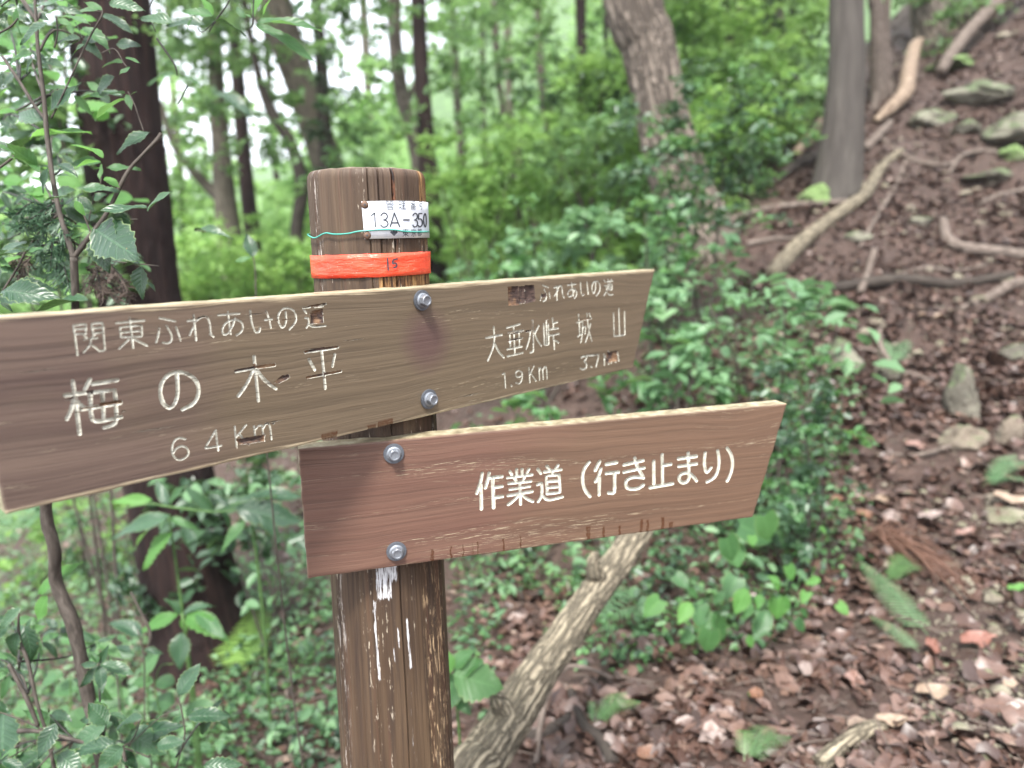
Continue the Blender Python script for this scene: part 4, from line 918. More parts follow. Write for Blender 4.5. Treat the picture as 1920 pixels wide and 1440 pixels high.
# ================================================================== TREES
def atY(px, py, Y): r = ray(px, py); return CAM + r * ((Y - CAM.y) / r.y)
CROWN = []
def crown_mesh(i, mat, size):
    g = random.Random(100 + i); cl = []
    for k in range(26):
        a = g.uniform(0, 6.28); r = g.uniform(.3, 2.0); cl.append(((r * math.cos(a), r * math.sin(a), g.uniform(-1.2, 1.8)), (g.uniform(.3, .8), g.uniform(.3, .8), g.uniform(.15, .4)), 64))
    return foliage('crown', cl, mat, seed=200 + i, size=size, link_it=False, quads=False)
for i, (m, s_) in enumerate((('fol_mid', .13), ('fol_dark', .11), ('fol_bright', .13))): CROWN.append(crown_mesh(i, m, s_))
def tree(name, label, mat, pix, Y, widths, crown=0, height_=5.5, seg=20, ridge=.0, rough=.06, branches=(), ivy=None, group=None, drop=.25, nr=9, cat='tree', twigs=True, up_lean=.3, fl=1.35):
    if Y is None: Y = ground_at(*pix[0]).y
    P = [atY(x, y, Y) for x, y in pix]; R = [wd * .5 * (p - CAM).dot(fwd) / F for wd, p in zip(widths, P)]
    b = P[0]; gz = hz(b.x, b.y)
    if b.z > gz + .05:
        dv = (P[0] - P[1]).normalized(); k = (b.z - gz + drop) / max(.3, -dv.z); k = min(k, 12); q = b + Vector((dv.x * .4, dv.y * .4, dv.z)) * k; q.z = hz(q.x, q.y) - drop; P.insert(0, q); R.insert(0, R[0] * fl)
    else: P.insert(0, b + (b - P[1]).normalized() * .3 + Vector((0, 0, -.1))); R.insert(0, R[0] * 1.1)
    t = (P[-1] - P[-2]).normalized(); top = P[-1] + Vector((t.x * up_lean, t.y * up_lean, 1)).normalized() * height_; mid = P[-1].lerp(top, .5) + Vector((t.x * .15, 0, 0))
    P += [mid, top]; R += [R[-1] * .8, R[-1] * .35]
    gl = hz(P[0].x, P[0].y); e = empty(name, (P[0].x, P[0].y, gl), label=label, cat=cat, group=group)
    L = sum((a - b_).length for a, b_ in zip(P, P[1:])); n = max(6, int(L / len(P) / (.05 if ridge else .12)))
    tube('trunk', P, R, M[mat], e, seg=seg, rough=rough, rs=3.0, n=min(n, 26), ridge=ridge, nr=nr, seed=sum(map(ord, label)) % 50)
    for br in branches:
        bp = [atY(x, y, Y + dy) for x, y, dy in br[0]]; rr = [wd * .5 * (p - CAM).dot(fwd) / F for wd, p in zip(br[1], bp)]
        tube('branch', bp, rr, M[mat], e, seg=10, rough=.1, rs=4, n=6)
    if twigs:
        g = random.Random(len(label)); bs = []
        for k in range(5):
            s0 = P[-3].lerp(top, g.uniform(.35, .95)); a = g.uniform(0, 6.28); l = g.uniform(.8, 1.8); d = Vector((math.cos(a), math.sin(a), g.uniform(.1, .7)))
            bs.append(([s0, s0 + d * l * .5 + Vector((0, 0, .1)), s0 + d * l], [R[-1] * .9 + .01, R[-1] * .5 + .006, .005]))
        multi_tube('branch', bs, M[mat], e, seg=6, n=3)
    if crown is not None:
        o = bpy.data.objects.new('crown', CROWN[crown % 3]); COL.objects.link(o); o['kind'] = 'stuff'
        sc_ = random.uniform(.8, 1.15); mw = Matrix.Translation(top + Vector((0, 0, -.6))) @ Matrix.Rotation(random.uniform(0, 6.28), 4, 'Z') @ Matrix.Diagonal((sc_, sc_, sc_, 1)); o.parent = e; o.matrix_parent_inverse = Matrix.Translation(-Vector(e.location)); o.matrix_basis = mw
    if ivy:
        cl = []
        for x, y, rx, rz, n_ in ivy: c = atY(x, y, Y - .16); cl.append(((c.x, c.y, c.z), (rx, .12, rz), n_))
        foliage('ivy', cl, 'fol_dark', e, seed=len(label), size=.06, tags=dict(kind='stuff', label='ivy leaves climbing the trunk'))
    return e
tree('cedar_tree', 'thick dark red brown cedar trunk behind the leafy shrub at the left', 'bark_cedar', [(392, 1240), (355, 1080), (300, 800), (262, 550), (235, 300), (203, 20)], None, [185, 165, 150, 138, 140, 143], 1, 7, seg=72, ridge=.05, nr=17, rough=.03,
     ivy=[(262, 1110, .035, .16, 60), (268, 1030, .03, .12, 40), (385, 1050, .04, .2, 70), (372, 960, .04, .15, 50)])
tree('oak_tree', 'forked grey trunk with a branch bending left into the sky gap', 'bark_grey', [(452, 620), (440, 500), (424, 390), (412, 250), (404, 120), (398, -40)], 9, [58, 50, 42, 32, 28, 26], 0, branches=[([(422, 380, 0), (385, 345, 0), (350, 305, -.1), (322, 262, -.2), (300, 190, -.2)], [26, 20, 17, 14, 9])])
tree('cedar_tree', 'slender reddish trunk just right of the forked grey one', 'bark_cedar', [(482, 620), (476, 470), (462, 340), (452, 220), (440, 60), (436, -40)], 10, [34, 30, 27, 25, 22, 20], 1)
tree('oak_tree', 'thin crooked dark trunk curving up close left of the post', 'bark_dark', [(588, 660), (572, 520), (556, 440), (566, 350), (545, 270), (505, 200), (478, 110)], 8, [34, 30, 24, 26, 22, 20, 12], 0, height_=2.5)
tree('oak_tree', 'big pale grey trunk leaning left above the post', 'bark_grey', [(655, 520), (628, 370), (598, 260), (565, 160), (535, 70), (505, -50)], 9, [66, 58, 56, 58, 60, 60], 0, seg=36, ridge=.03, branches=[([(540, 90, 0), (500, 50, 0), (470, 20, .1)], [30, 24, 18])])
tree('oak_tree', 'dark trunk wrapped in ivy directly above the post', 'bark_dark', [(622, 420), (612, 300), (606, 180), (600, 90), (590, -40)], 8.5, [28, 26, 24, 22, 20], 1, ivy=[(607, 260, .11, .35, 260), (602, 160, .11, .35, 260), (600, 60, .11, .4, 260), (615, 350, .11, .3, 200)])
tree('oak_tree', 'pale slim trunk leaning left beside the straight dark one', 'bark_pale', [(822, 520), (800, 400), (778, 270), (752, 170), (740, 60), (738, -40)], 12, [34, 30, 28, 27, 26, 25], 2, branches=[([(778, 270, 0), (760, 210, .1), (795, 120, .1)], [18, 12, 8])])
tree('cedar_tree', 'straight dark brown trunk rising right behind the post', 'bark_cedar', [(820, 520), (808, 380), (797, 240), (788, 100), (782, -40)], 9, [40, 36, 32, 29, 27], 1)
tree('cedar_tree', 'thin dark trunk in the middle of the green undergrowth', 'bark_cedar', [(1098, 520), (1096, 350), (1094, 200), (1090, 60), (1088, -40)], 13, [28, 24, 22, 20, 20], 1)
tree('oak_tree', 'very slim pale stem leaning left among the bright leaves', 'bark_pale', [(1012, 480), (985, 340), (955, 250), (935, 150), (925, -40)], 12, [15, 14, 13, 12, 12], 2)
tree('oak_tree', 'slim grey stem standing left of the big furrowed trunk', 'bark_grey', [(1075, 440), (1050, 320), (1020, 200), (1010, 60), (1008, -40)], 11, [16, 15, 14, 13, 12], 2)
tree('oak_tree', 'big pale trunk with furrowed bark leaning left, roots dark at its foot', 'bark_pale', [(1322, 470), (1288, 385), (1258, 290), (1236, 190), (1213, 80), (1180, -60)], None, [138, 112, 100, 95, 98, 106], 0, 6, seg=90, ridge=.075, nr=13, rough=.05)
tree('oak_tree', 'smooth dark grey trunk standing at the edge of the slope', 'bark_smooth', [(1568, 352), (1576, 290), (1583, 200), (1588, 100), (1589, -50)], None, [92, 80, 70, 64, 62], 0, 6, seg=40, rough=.04)
t13 = tree('oak_tree', 'pale thin double trunk with bare roots right behind the smooth dark one', 'root', [(1650, 190), (1646, 110), (1644, 20), (1640, -50)], None, [36, 28, 26, 26], 2, branches=[([(1668, 178, 0), (1662, 120, 0), (1662, 40, 0), (1668, -60, 0)], [18, 15, 13, 12]), ([(1648, 160, 0), (1640, 200, -.1), (1622, 240, -.3), (1618, 285, -.6)], [22, 18, 14, 10]), ([(1664, 160, 0), (1676, 195, -.1), (1690, 215, -.2)], [22, 16, 10])])
tree('cedar_tree', 'black trunk deep in the shade left of the smooth grey trunk', 'bark_cedar', [(1402, 230), (1392, 130), (1380, 20), (1372, -50)], 9.5, [62, 52, 46, 44], 1)
tree('oak_tree', 'grey trunk in the shade with a pale crooked limb', 'bark_grey', [(1468, 260), (1462, 160), (1455, 60), (1448, -50)], 9, [46, 38, 34, 32], 1, branches=[([(1458, 110, 0), (1425, 60, -.1), (1390, 20, -.1), (1378, -40, 0)], [20, 16, 13, 12])])
tree('oak_tree', 'pale mottled trunk near the top of the slope', 'bark_pale', [(1752, 130), (1745, 60), (1735, -50)], 10, [74, 62, 58], 1)
FARL = {340: 'slender far trunk in the sky gap left of the forked grey trunk', 520: 'slender far trunk between crooked dark trunk and ivy covered trunk', 705: 'slender far trunk above the right half of the post top', 870: 'slender far trunk just right of the straight dark trunk behind the post', 910: 'slender far trunk left of the leaning slim pale stem', 1150: 'slender far trunk just left of the big furrowed trunk', 1300: 'slender far trunk just right of the big furrowed trunk', 1510: 'slender far trunk left of the smooth grey trunk', 960: 'slender far trunk between the two slim pale stems'}
for k in (0, 2, 4, 5, 6, 7, 8, 10, 13):
    x = [340, 385, 520, 680, 705, 870, 910, 1150, 1300, 1335, 1510, 1530, 655, 960, 1130, 300][k]; Y = random.uniform(13, 22); l = random.uniform(-25, 5)
    tree('slender_tree', FARL[x], ['bark_grey', 'bark_pale', 'bark_cedar', 'bark_dark'][k % 4], [(x + 12, 520), (x, 350), (x + l * .6, 180), (x + l, 20), (x + l * 1.1, -40)], Y, [random.uniform(12, 22)] + [random.uniform(10, 16)] * 4, k, 4, seg=8, rough=.05, group='slender trunks far back in the wood')

# ------------------------------------------------------------------ the far wood: leaf masses on the slopes beyond (one mass, nobody could count it)
def ground_clumps(n, yr, pxr, hr, r, cnt, seed, keep=None):
    g = np.random.default_rng(seed); o = []
    while len(o) < n:
        Y = math.exp(g.uniform(math.log(yr[0]), math.log(yr[1]))); px = g.uniform(*pxr); x = CAM.x + Y * ray(px, 500).x / ray(px, 500).y; z = hz(x, Y) + g.uniform(*hr) * (1 + Y / 60)
        q = proj((x, Y, z))
        if keep and not keep(q[0], q[1], Y, g): continue
        s_ = r * (.6 + Y / 30) * g.uniform(.7, 1.3); o.append(((x, Y, z), (s_, s_, s_ * .6), cnt))
    return o
def keep_far(px, py, Y, g):
    if 270 < px < 620 and 60 < py < 330 and Y > 5: return g.uniform() < .30
    if 620 <= px < 760 and py < 120: return g.uniform() < .75
    return -150 < py < 760
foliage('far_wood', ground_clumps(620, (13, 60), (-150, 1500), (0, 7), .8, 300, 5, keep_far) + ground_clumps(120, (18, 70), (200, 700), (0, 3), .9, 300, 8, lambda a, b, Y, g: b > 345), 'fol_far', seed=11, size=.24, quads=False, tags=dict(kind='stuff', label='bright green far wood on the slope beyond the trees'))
foliage('undergrowth', ground_clumps(230, (7, 15), (-150, 1480), (0, 2.0), .42, 330, 6, lambda a, b, Y, g: keep_far(a, b, Y, g) and not (a > 1380 and b > 300)), 'fol_bright', seed=12, size=.11, quads=False, tags=dict(kind='stuff', label='bright undergrowth filling the ground between the trunks'))
# high leaf sprays that break up the sky
cl = []
g = random.Random(3)
for k in range(230):
    px = g.choice([g.uniform(250, 700), g.uniform(-50, 1500)]); py = (g.uniform(-150, 110) if g.random() < .6 else g.uniform(90, 330)) if 280 < px < 640 else g.uniform(-150, 250); Y = g.uniform(6.5, 12); c = atY(px, py, Y); cl.append(((c.x, c.y, c.z), (.30, .30, .16), 62))
foliage('canopy_leaves', cl, 'fol_mid', seed=14, size=.095, tags=dict(kind='stuff', label='leaves of the canopy hanging between trunks and sky'))

# ------------------------------------------------------------------ shrubs of the middle distance
def shrub(name, label, pix, Y, mat, size, n, cat='shrub', seed=0, aspect=.5, stems=4, spread=.16, stem_mat='twig', second=None, upb=1.0, group=None):
    """pix: list of (px,py,rx px,ry px) leaf sprays"""
    cs = [atY(a, b, Y + random.uniform(-spread, spread)) for a, b, c, d in pix]
    b = sum(cs, Vector()) / len(cs); low = min(c.z for c in cs); gz = hz(b.x, b.y); e = empty(name, (b.x, b.y, gz), label=label, cat=cat, group=group)
    k = Y / F; cl = [((c.x, c.y, c.z), (p[2] * k, max(p[2] * k * .8, .1), p[3] * k), max(6, int(n * p[2] * p[3] / sum(q[2] * q[3] for q in pix)))) for c, p in zip(cs, pix)]
    foliage('foliage', cl, mat, e, seed=seed, size=size, aspect=aspect, upb=upb, tags=dict(kind='stuff'))
    if second: foliage('young_foliage', [(c, r, max(3, int(m * second[1]))) for c, r, m in cl], second[0], e, seed=seed + 1, size=size * .9, aspect=aspect, tags=dict(kind='stuff'))
    st = []
    for c in random.sample(cs, min(stems, len(cs))) if stems else []:
        f = Vector((b.x + random.uniform(-.08, .08), b.y + random.uniform(-.05, .05), gz - .05)); m = f.lerp(c, .5) + Vector((random.uniform(-.08, .08), 0, .05)); st.append(([f, m, c], [.010 * Y / 4, .007 * Y / 4, .003]))
    if st: multi_tube('stem', st, M[stem_mat], e, seg=6, n=4)
    return e
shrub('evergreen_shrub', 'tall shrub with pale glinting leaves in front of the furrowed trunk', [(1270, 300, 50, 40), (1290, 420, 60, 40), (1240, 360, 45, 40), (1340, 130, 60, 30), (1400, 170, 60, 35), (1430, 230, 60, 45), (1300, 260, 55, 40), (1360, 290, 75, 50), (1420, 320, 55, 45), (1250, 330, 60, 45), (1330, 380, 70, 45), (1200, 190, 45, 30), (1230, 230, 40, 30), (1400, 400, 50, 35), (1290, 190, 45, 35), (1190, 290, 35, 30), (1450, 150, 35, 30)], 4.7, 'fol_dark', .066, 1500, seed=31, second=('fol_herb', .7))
shrub('low_shrub', 'pale green low shrub behind the top of the olive board', [(860, 520, 60, 20), (930, 510, 70, 26), (990, 470, 70, 40), (1060, 450, 60, 45), (1130, 420, 55, 45), (1080, 500, 80, 30), (1160, 480, 50, 40), (1010, 410, 60, 35), (900, 560, 90, 40)], 4.8, 'fol_pale', .098, 480, seed=32, second=('fol_herb', .4), stems=5)
shrub('low_shrub', 'leafy shrub spreading just beyond the right tip of the olive board', [(1210, 400, 45, 40), (1250, 450, 55, 40), (1300, 480, 55, 40), (1240, 520, 50, 45), (1180, 540, 60, 40), (1300, 550, 50, 35), (1360, 520, 50, 30), (1260, 600, 60, 45)], 3.9, 'fol_pale', .086, 330, seed=33, second=('fol_herb', .6), stems=5)
shrub('leafy_shrub', 'shrub with broad blue green leaves between olive board and mossy rock', [(1400, 535, 60, 18), (1470, 545, 70, 20), (1540, 565, 55, 22), (1580, 600, 40, 20), (1330, 570, 60, 25), (1380, 610, 70, 28), (1300, 650, 70, 28), (1450, 640, 60, 25), (1520, 620, 45, 25), (1370, 680, 70, 30)], 3.2, 'fol_pale', .092, 320, seed=34, stems=8, upb=1.8)
shrub('leafy_shrub', 'dark leafy clump under the right part of the olive board', [(1210, 700, 60, 35), (1120, 730, 70, 30), (1280, 720, 60, 30), (1030, 760, 60, 25), (1180, 650, 40, 30), (930, 790, 60, 25), (1400, 720, 40, 25)], 3.3, 'fol_herb', .085, 240, seed=35, stems=3)
shrub('ground_shrub', 'dense small dark leaves beside the right end of the lower board', [(1500, 760, 50, 50), (1530, 820, 55, 50), (1480, 870, 50, 60), (1540, 900, 40, 40), (1440, 940, 50, 50), (1510, 700, 60, 40), (1450, 1000, 70, 40)], 2.75, 'fol_dark', .036, 850, seed=36, stems=3, aspect=.7, second=('fol_herb', .8))
shrub('low_shrub', 'pale blurred shrub down the slope below the left board end', [(60, 1000, 90, 60), (160, 1040, 80, 60), (30, 1120, 60, 50), (200, 960, 60, 50), (250, 1000, 40, 60), (120, 940, 90, 40)], 4.5, 'fol_bright', .06, 700, seed=37, stems=3, second=('fol_pale', .6))
shrub('bright_shrub', 'bright backlit shrub behind the upper left leaves', [(30, 80, 50, 50), (60, 160, 60, 50), (30, 240, 50, 50), (90, 100, 40, 50), (20, 330, 50, 50), (80, 360, 60, 60), (30, 430, 60, 50), (110, 480, 60, 50), (60, 540, 70, 40), (200, 500, 50, 40), (110, 250, 40, 60), (30, 0, 60, 50), (120, 20, 60, 40)], 2.7, 'fol_mid', .07, 900, seed=38, stems=5, spread=.3, second=('fol_dark', .5))
shrub('low_shrub', 'leafy branches spreading behind the gap left of the lower board', [(450, 900, 50, 30), (520, 930, 45, 40), (430, 960, 60, 35), (510, 990, 50, 35), (560, 890, 40, 25), (380, 920, 45, 25), (440, 1030, 40, 25)], 2.9, 'fol_dark', .075, 210, seed=39, stems=3, second=('fol_pale', .4))
for k, (a, b, Y, m, lab) in enumerate(((330, 480, 7.5, 'fol_bright', 'lime green bush in the gap left of the post'), (520, 500, 8.5, 'fol_bright', 'lime green bush right behind the crooked dark trunk'), (880, 330, 7.5, 'fol_bright', 'green bush right of the straight dark trunk'),
                                     (1000, 300, 8.0, 'fol_bright', 'bright bush in front of the slim pale stem'), (1120, 300, 7.2, 'fol_mid', 'mid green bush left of the furrowed trunk'), (940, 150, 8.5, 'fol_mid', 'dark green leaf spray high between the pale slim trunks'), (1080, 130, 8.0, 'fol_dark', 'shaded leaf spray high left of the furrowed trunk'),
                                     (1330, 60, 8.5, 'fol_mid', 'leaf spray at the top right of the furrowed trunk'), (1500, 150, 8.0, 'fol_mid', 'bush in the shade left of the smooth grey trunk'), (1480, 40, 8.8, 'fol_dark', 'dark leaf spray at the top left of the smooth grey trunk'), (1800, 30, 9.5, 'fol_mid', 'bush at the head of the slope'))):
    g = random.Random(k); pp = [(a + g.uniform(-80, 80), b + g.uniform(-70, 70), g.uniform(30, 60), g.uniform(20, 40)) for _ in range(9)]
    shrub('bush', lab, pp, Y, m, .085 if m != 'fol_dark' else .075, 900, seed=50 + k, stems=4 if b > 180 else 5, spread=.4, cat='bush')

# ================================================================== SLOPE: roots, fallen branches, rocks
def lying(name, label, cat, pix, widths, mat, lift=.5, seg=14, rough=.12, n=8, ridge=0.0, extra=(), arch=None, rs=9.0):
    P = []
    for i, ((x, y), wd) in enumerate(zip(pix, widths)):
        p = ground_at(x, y); d = (p - CAM).dot(fwd); p = p + Vector((0, 0, wd * .5 * d / F * lift + (arch[i] if arch else 0))); P.append(p)
    R = [wd * .5 * (p - CAM).dot(fwd) / F for wd, p in zip(widths, P)]
    e = empty(name, tuple(P[0]), label=label, cat=cat); tube('stem', P, R, M[mat], e, seg=seg, rough=rough, rs=rs, n=n, ridge=ridge)
    for px2, w2 in extra:
        Q = [ground_at(x, y) + Vector((0, 0, h)) for x, y, h in px2]; R2 = [wd * .5 * (p - CAM).dot(fwd) / F for wd, p in zip(w2, Q)]; tube('side_branch', Q, R2, M[mat], e, seg=8, rough=rough, n=5)
    return e
lying('fallen_branch', 'long pale crooked branch lying up the slope', 'branch', [(1445, 530), (1495, 478), (1535, 440), (1580, 415), (1622, 372), (1650, 330), (1690, 292)], [30, 30, 27, 25, 22, 19, 13], 'bark_log', lift=.6, extra=[([(1622, 372, .05), (1600, 340, .12)], [12, 6])])
lying('fallen_branch', 'thin grey branch lying across below the smooth dark trunk', 'branch', [(1368, 425), (1420, 405), (1500, 392), (1560, 388), (1615, 385)], [16, 15, 13, 12, 9], 'root', lift=.9)
lying('tree_root', 'arched bare root on the right edge of the slope', 'root', [(1768, 415), (1775, 450), (1800, 475), (1860, 480), (1930, 500)], [14, 20, 24, 24, 22], 'root', lift=.4)
lying('tree_root', 'reddish root step crossing the trail at the right edge', 'root', [(1800, 584), (1850, 566), (1895, 550), (1935, 535)], [12, 18, 22, 20], 'root', lift=.4)
lying('tree_root', 'dark root ridge half buried across the trail', 'root', [(1500, 560), (1580, 545), (1680, 535), (1790, 540), (1900, 520)], [14, 20, 24, 20, 16], 'bark_dark', lift=.2)
lying('broken_stump', 'curved bare wood stump with an orange end at the trail top', 'stump', [(1640, 236), (1668, 222), (1695, 200), (1702, 165), (1712, 130), (1728, 116)], [12, 24, 30, 28, 24, 10], 'root_orange', lift=1.0, arch=(0, .02, .05, .1, .16, .2))
lying('fallen_branch', 'grey forked branch at the top right corner', 'branch', [(1760, 160), (1800, 112), (1850, 66), (1925, 12)], [20, 24, 24, 26], 'root', lift=1.2, arch=(.03, .1, .16, .2), extra=[([(1848, 66, .16), (1858, 30, .22), (1845, -8, .3)], [16, 13, 11])])
lying('fallen_branch', 'small bare branch propped on the slope under the grey fork', 'branch', [(1620, 300), (1650, 260), (1668, 240)], [18, 16, 14], 'root', lift=1)
lying('fallen_branch', 'orange bare wood chunk left of the smooth dark trunk', 'branch', [(1490, 300), (1515, 280), (1540, 258)], [16, 24, 18], 'root_orange', lift=1, arch=(0, .03, .08))
lying('fallen_branch', 'dark mossy log left of the orange wood chunk', 'branch', [(1450, 350), (1490, 318), (1530, 300)], [14, 20, 20], 'bark_dark', lift=.6)
lying('twig', 'upright grey twig standing in the trail below the root step', 'twig', [(1612, 562), (1625, 530), (1638, 500)], [14, 13, 10], 'root', lift=1, arch=(0, .02, .05))
lying('twig', 'thin hooked twig between mossy rock and standing stone', 'twig', [(1648, 625), (1650, 670), (1680, 700), (1720, 715), (1760, 732)], [9, 11, 12, 10, 7], 'root', lift=1.2)
lying('twig', 'thin pale twig ending at the white leaf', 'twig', [(1660, 868), (1720, 875), (1780, 858), (1825, 842)], [5, 8, 8, 6], 'root', lift=1.5)
lying('fallen_branch', 'rough broken branch at the bottom edge right of centre', 'branch', [(1535, 1448), (1580, 1418), (1625, 1395), (1660, 1378)], [36, 34, 30, 18], 'bark_log', lift=.8)
lying('fallen_branch', 'dark wet branch running off the bottom edge beside the leaning log', 'branch', [(1070, 1320), (1095, 1375), (1125, 1420), (1150, 1460)], [14, 20, 24, 26], 'bark_dark', lift=.9)
lying('fallen_branch', 'black wet log lying level behind the leaning log', 'branch', [(960, 1378), (1010, 1388), (1070, 1372)], [20, 26, 20], 'bark_dark', lift=.6)
lying('twig', 'arching reddish twig near the bottom right of the post', 'twig', [(1005, 1448), (1020, 1380), (1055, 1325), (1095, 1298), (1150, 1296)], [11, 10, 9, 8, 5], 'root', lift=1.5, arch=(0, .05, .08, .07, .02))
lying('twig', 'thin straight twig standing left of the post at the bottom', 'twig', [(552, 1450), (545, 1390), (540, 1330)], [9, 7, 5], 'root', lift=2, arch=(0, .03, .06))
lying('fallen_branch', 'pale bare stick in the litter under the lower board tip', 'branch', [(1470, 960), (1500, 925), (1540, 895)], [8, 9, 6], 'root', lift=1.2)
for lab_, pix_, w_ in (('thin pale root running down the slope right of the long branch', [(1700, 300), (1680, 350), (1640, 420), (1610, 470)], [6, 9, 8, 5]), ('thin root crossing above the long branch', [(1650, 262), (1700, 300), (1760, 318), (1800, 312)], [8, 11, 9, 5]),
    ('slender root curling left of the standing stone', [(1560, 690), (1600, 660), (1640, 668), (1655, 700)], [7, 9, 8, 5]), ('pale root snaking under the arched root', [(1690, 520), (1740, 505), (1790, 515), (1850, 505)], [7, 9, 8, 5]),
    ('dark thin root at the foot of the furrowed trunk', [(1400, 470), (1450, 452), (1500, 455), (1545, 440)], [14, 11, 8, 5]), ('short bare root high at the right edge', [(1830, 400), (1870, 372), (1925, 360)], [8, 11, 10]), ('thin root hooked over the mossy ledge', [(1780, 330), (1800, 300), (1840, 290), (1880, 300)], [7, 9, 9, 6])):
    lying('tree_root', lab_, 'root', pix_, w_, 'root', lift=.5, rough=.25)
# the leaning log
_q = at(862, 1490, 1.62); _g = at(800, 1590, 1.52); _g.z = hz(_g.x, _g.y) + .01
P = [_g, _q, at(905, 1425, 1.70), at(958, 1342, 1.80), at(1010, 1262, 1.90), at(1068, 1180, 2.02), at(1125, 1098, 2.15), at(1175, 1030, 2.28), at(1235, 935, 2.45), at(1268, 880, 2.6), at(1290, 835, 2.7)]
Wd = [104, 98, 90, 82, 70, 62, 56, 52, 46, 34, 20]; R = [wd * .5 * (p - CAM).dot(fwd) / F for wd, p in zip(Wd, P)]
e = empty('leaning_log', tuple(P[0]), label='pale log with dark furrowed bark leaning up behind the lower board', cat='log')
tube('log', P, R, M['bark_log'], e, seg=90, rough=.08, rs=14, n=16, ridge=.085, nr=11)
tube('fork_stub', [at(955, 1355, 1.78), at(938, 1322, 1.76), at(925, 1298, 1.75)], [.032, .025, .012], M['bark_log'], e, seg=24, rough=.2, rs=60)
tube('knot', [at(1120, 1085, 2.13), at(1112, 1060, 2.11), at(1118, 1036, 2.10)], [.030, .021, .009], M['bark_log'], e, seg=24, rough=.25, rs=40)
def rock(label, px, py, w_, h_, mat, seed, depth=None, cat='rock', sink=.68, name='rock', flat=1.0):
    p = ground_at(px, py + h_ * .5); d = (p - CAM).dot(fwd); rx = w_ * .5 * d / F; rz = h_ * .5 * d / F
    bm = bmesh.new(); bmesh.ops.create_icosphere(bm, subdivisions=4, radius=1)
    gg = random.Random(seed); PL = [(Vector((gg.uniform(-1, 1), gg.uniform(-1, 1), gg.uniform(-.4, 1))).normalized(), gg.uniform(.45, .8)) for _ in range(11)]
    for v in bm.verts:
        c = v.co.copy(); f = 1 + .35 * mnoise.noise(c * 1.1 + Vector((seed, 0, 0))) + .14 * mnoise.noise(c * 3 + Vector((0, seed, 0))) + .05 * mnoise.noise(c * 8)
        for nn_, dd_ in PL:
            k_ = c.dot(nn_)
            if k_ > dd_: c = c - nn_ * (k_ - dd_) * .9
        f += .09 * (mnoise.noise(c * 5 + Vector((seed, 3, 0)))) + .03 * mnoise.noise(c * 18); v.co = Vector((c.x * rx, c.y * rx * flat, c.z * rz)) * f
    o = link(name, bm_mesh(name, bm), M[mat], label=label, cat=cat); o.location = p + Vector((0, 0, rz * (1 - sink))); o.rotation_euler = (0, 0, seed); return o
rock('rounded mossy rock behind the right end of the lower board', 1565, 640, 100, 90, 'rock_moss', 1)
rock('tall mossy standing stone beside the trail', 1792, 695, 92, 175, 'rock_moss', 2, flat=.7)
rock('pale stone at the foot of the standing stone', 1802, 800, 100, 60, 'rock_pale', 3)
rock('yellowish upright stone near the right edge', 1885, 792, 52, 78, 'rock_pale', 4)
rock('flat mossy slab right of the curved stump', 1748, 215, 95, 42, 'rock_moss', 5)
rock('broad mossy slab at the right edge high on the slope', 1895, 235, 110, 60, 'rock_moss', 6)
rock('long mossy ledge at the top right', 1840, 165, 170, 60, 'rock_moss', 7)
rock('bright green mossy wedge at the right edge', 1900, 275, 55, 46, 'moss', 8)
rock('low mossy ledge above the arched root', 1850, 330, 90, 20, 'rock_moss', 9)
rock('grass green moss mound at the foot of the smooth dark trunk', 1530, 352, 75, 62, 'moss', 10, cat='moss')
rock('tan stone half buried at the lower right edge', 1862, 1122, 58, 34, 'rock_pale', 11, cat='stone', name='stone')
rock('tan stone cut by the right picture edge', 1915, 1140, 40, 26, 'rock_pale', 12, cat='stone', name='stone')
rock('small white stone on the dark soil', 1865, 1188, 30, 26, 'rock_pale', 13, cat='stone', name='stone')
rock('long flat tan slab at the right edge', 1885, 960, 110, 26, 'rock_pale', 14)
rock('brown rock below the tall shrub', 1290, 470, 60, 40, 'rock_moss', 15)
rock('small dark rock right of the mossy rock', 1668, 700, 60, 34, 'rock_moss', 16, sink=.5)
rock('pale small stone in the trail above the standing stone', 1800, 520, 26, 14, 'rock_pale', 17, cat='stone', name='stone')
rock('little grey stone lit beside the long branch', 1810, 362, 26, 14, 'rock_pale', 18, cat='stone', name='stone')
rock('mossy stone just below the bright green wedge', 1870, 320, 60, 30, 'rock_moss', 21)
rock('mossy block between the two upper slabs', 1815, 232, 60, 34, 'rock_moss', 22)
rock('low wide moss pad at the top of the slope', 1790, 110, 120, 34, 'moss', 23)
rock('half sunk stone left of the arched root', 1725, 410, 44, 24, 'rock_moss', 24)
rock('grey brown stone under the long branch', 1605, 440, 50, 26, 'rock_moss', 25)
rock('square brown stone right of the mossy rock', 1640, 600, 40, 26, 'rock_pale', 26)
rock('mossy hump right of the standing stone', 1900, 650, 50, 40, 'rock_moss', 27)
rock('brown bare earth lump under the ground cover by the olive board', 1090, 640, 120, 60, 'rock_moss', 19)

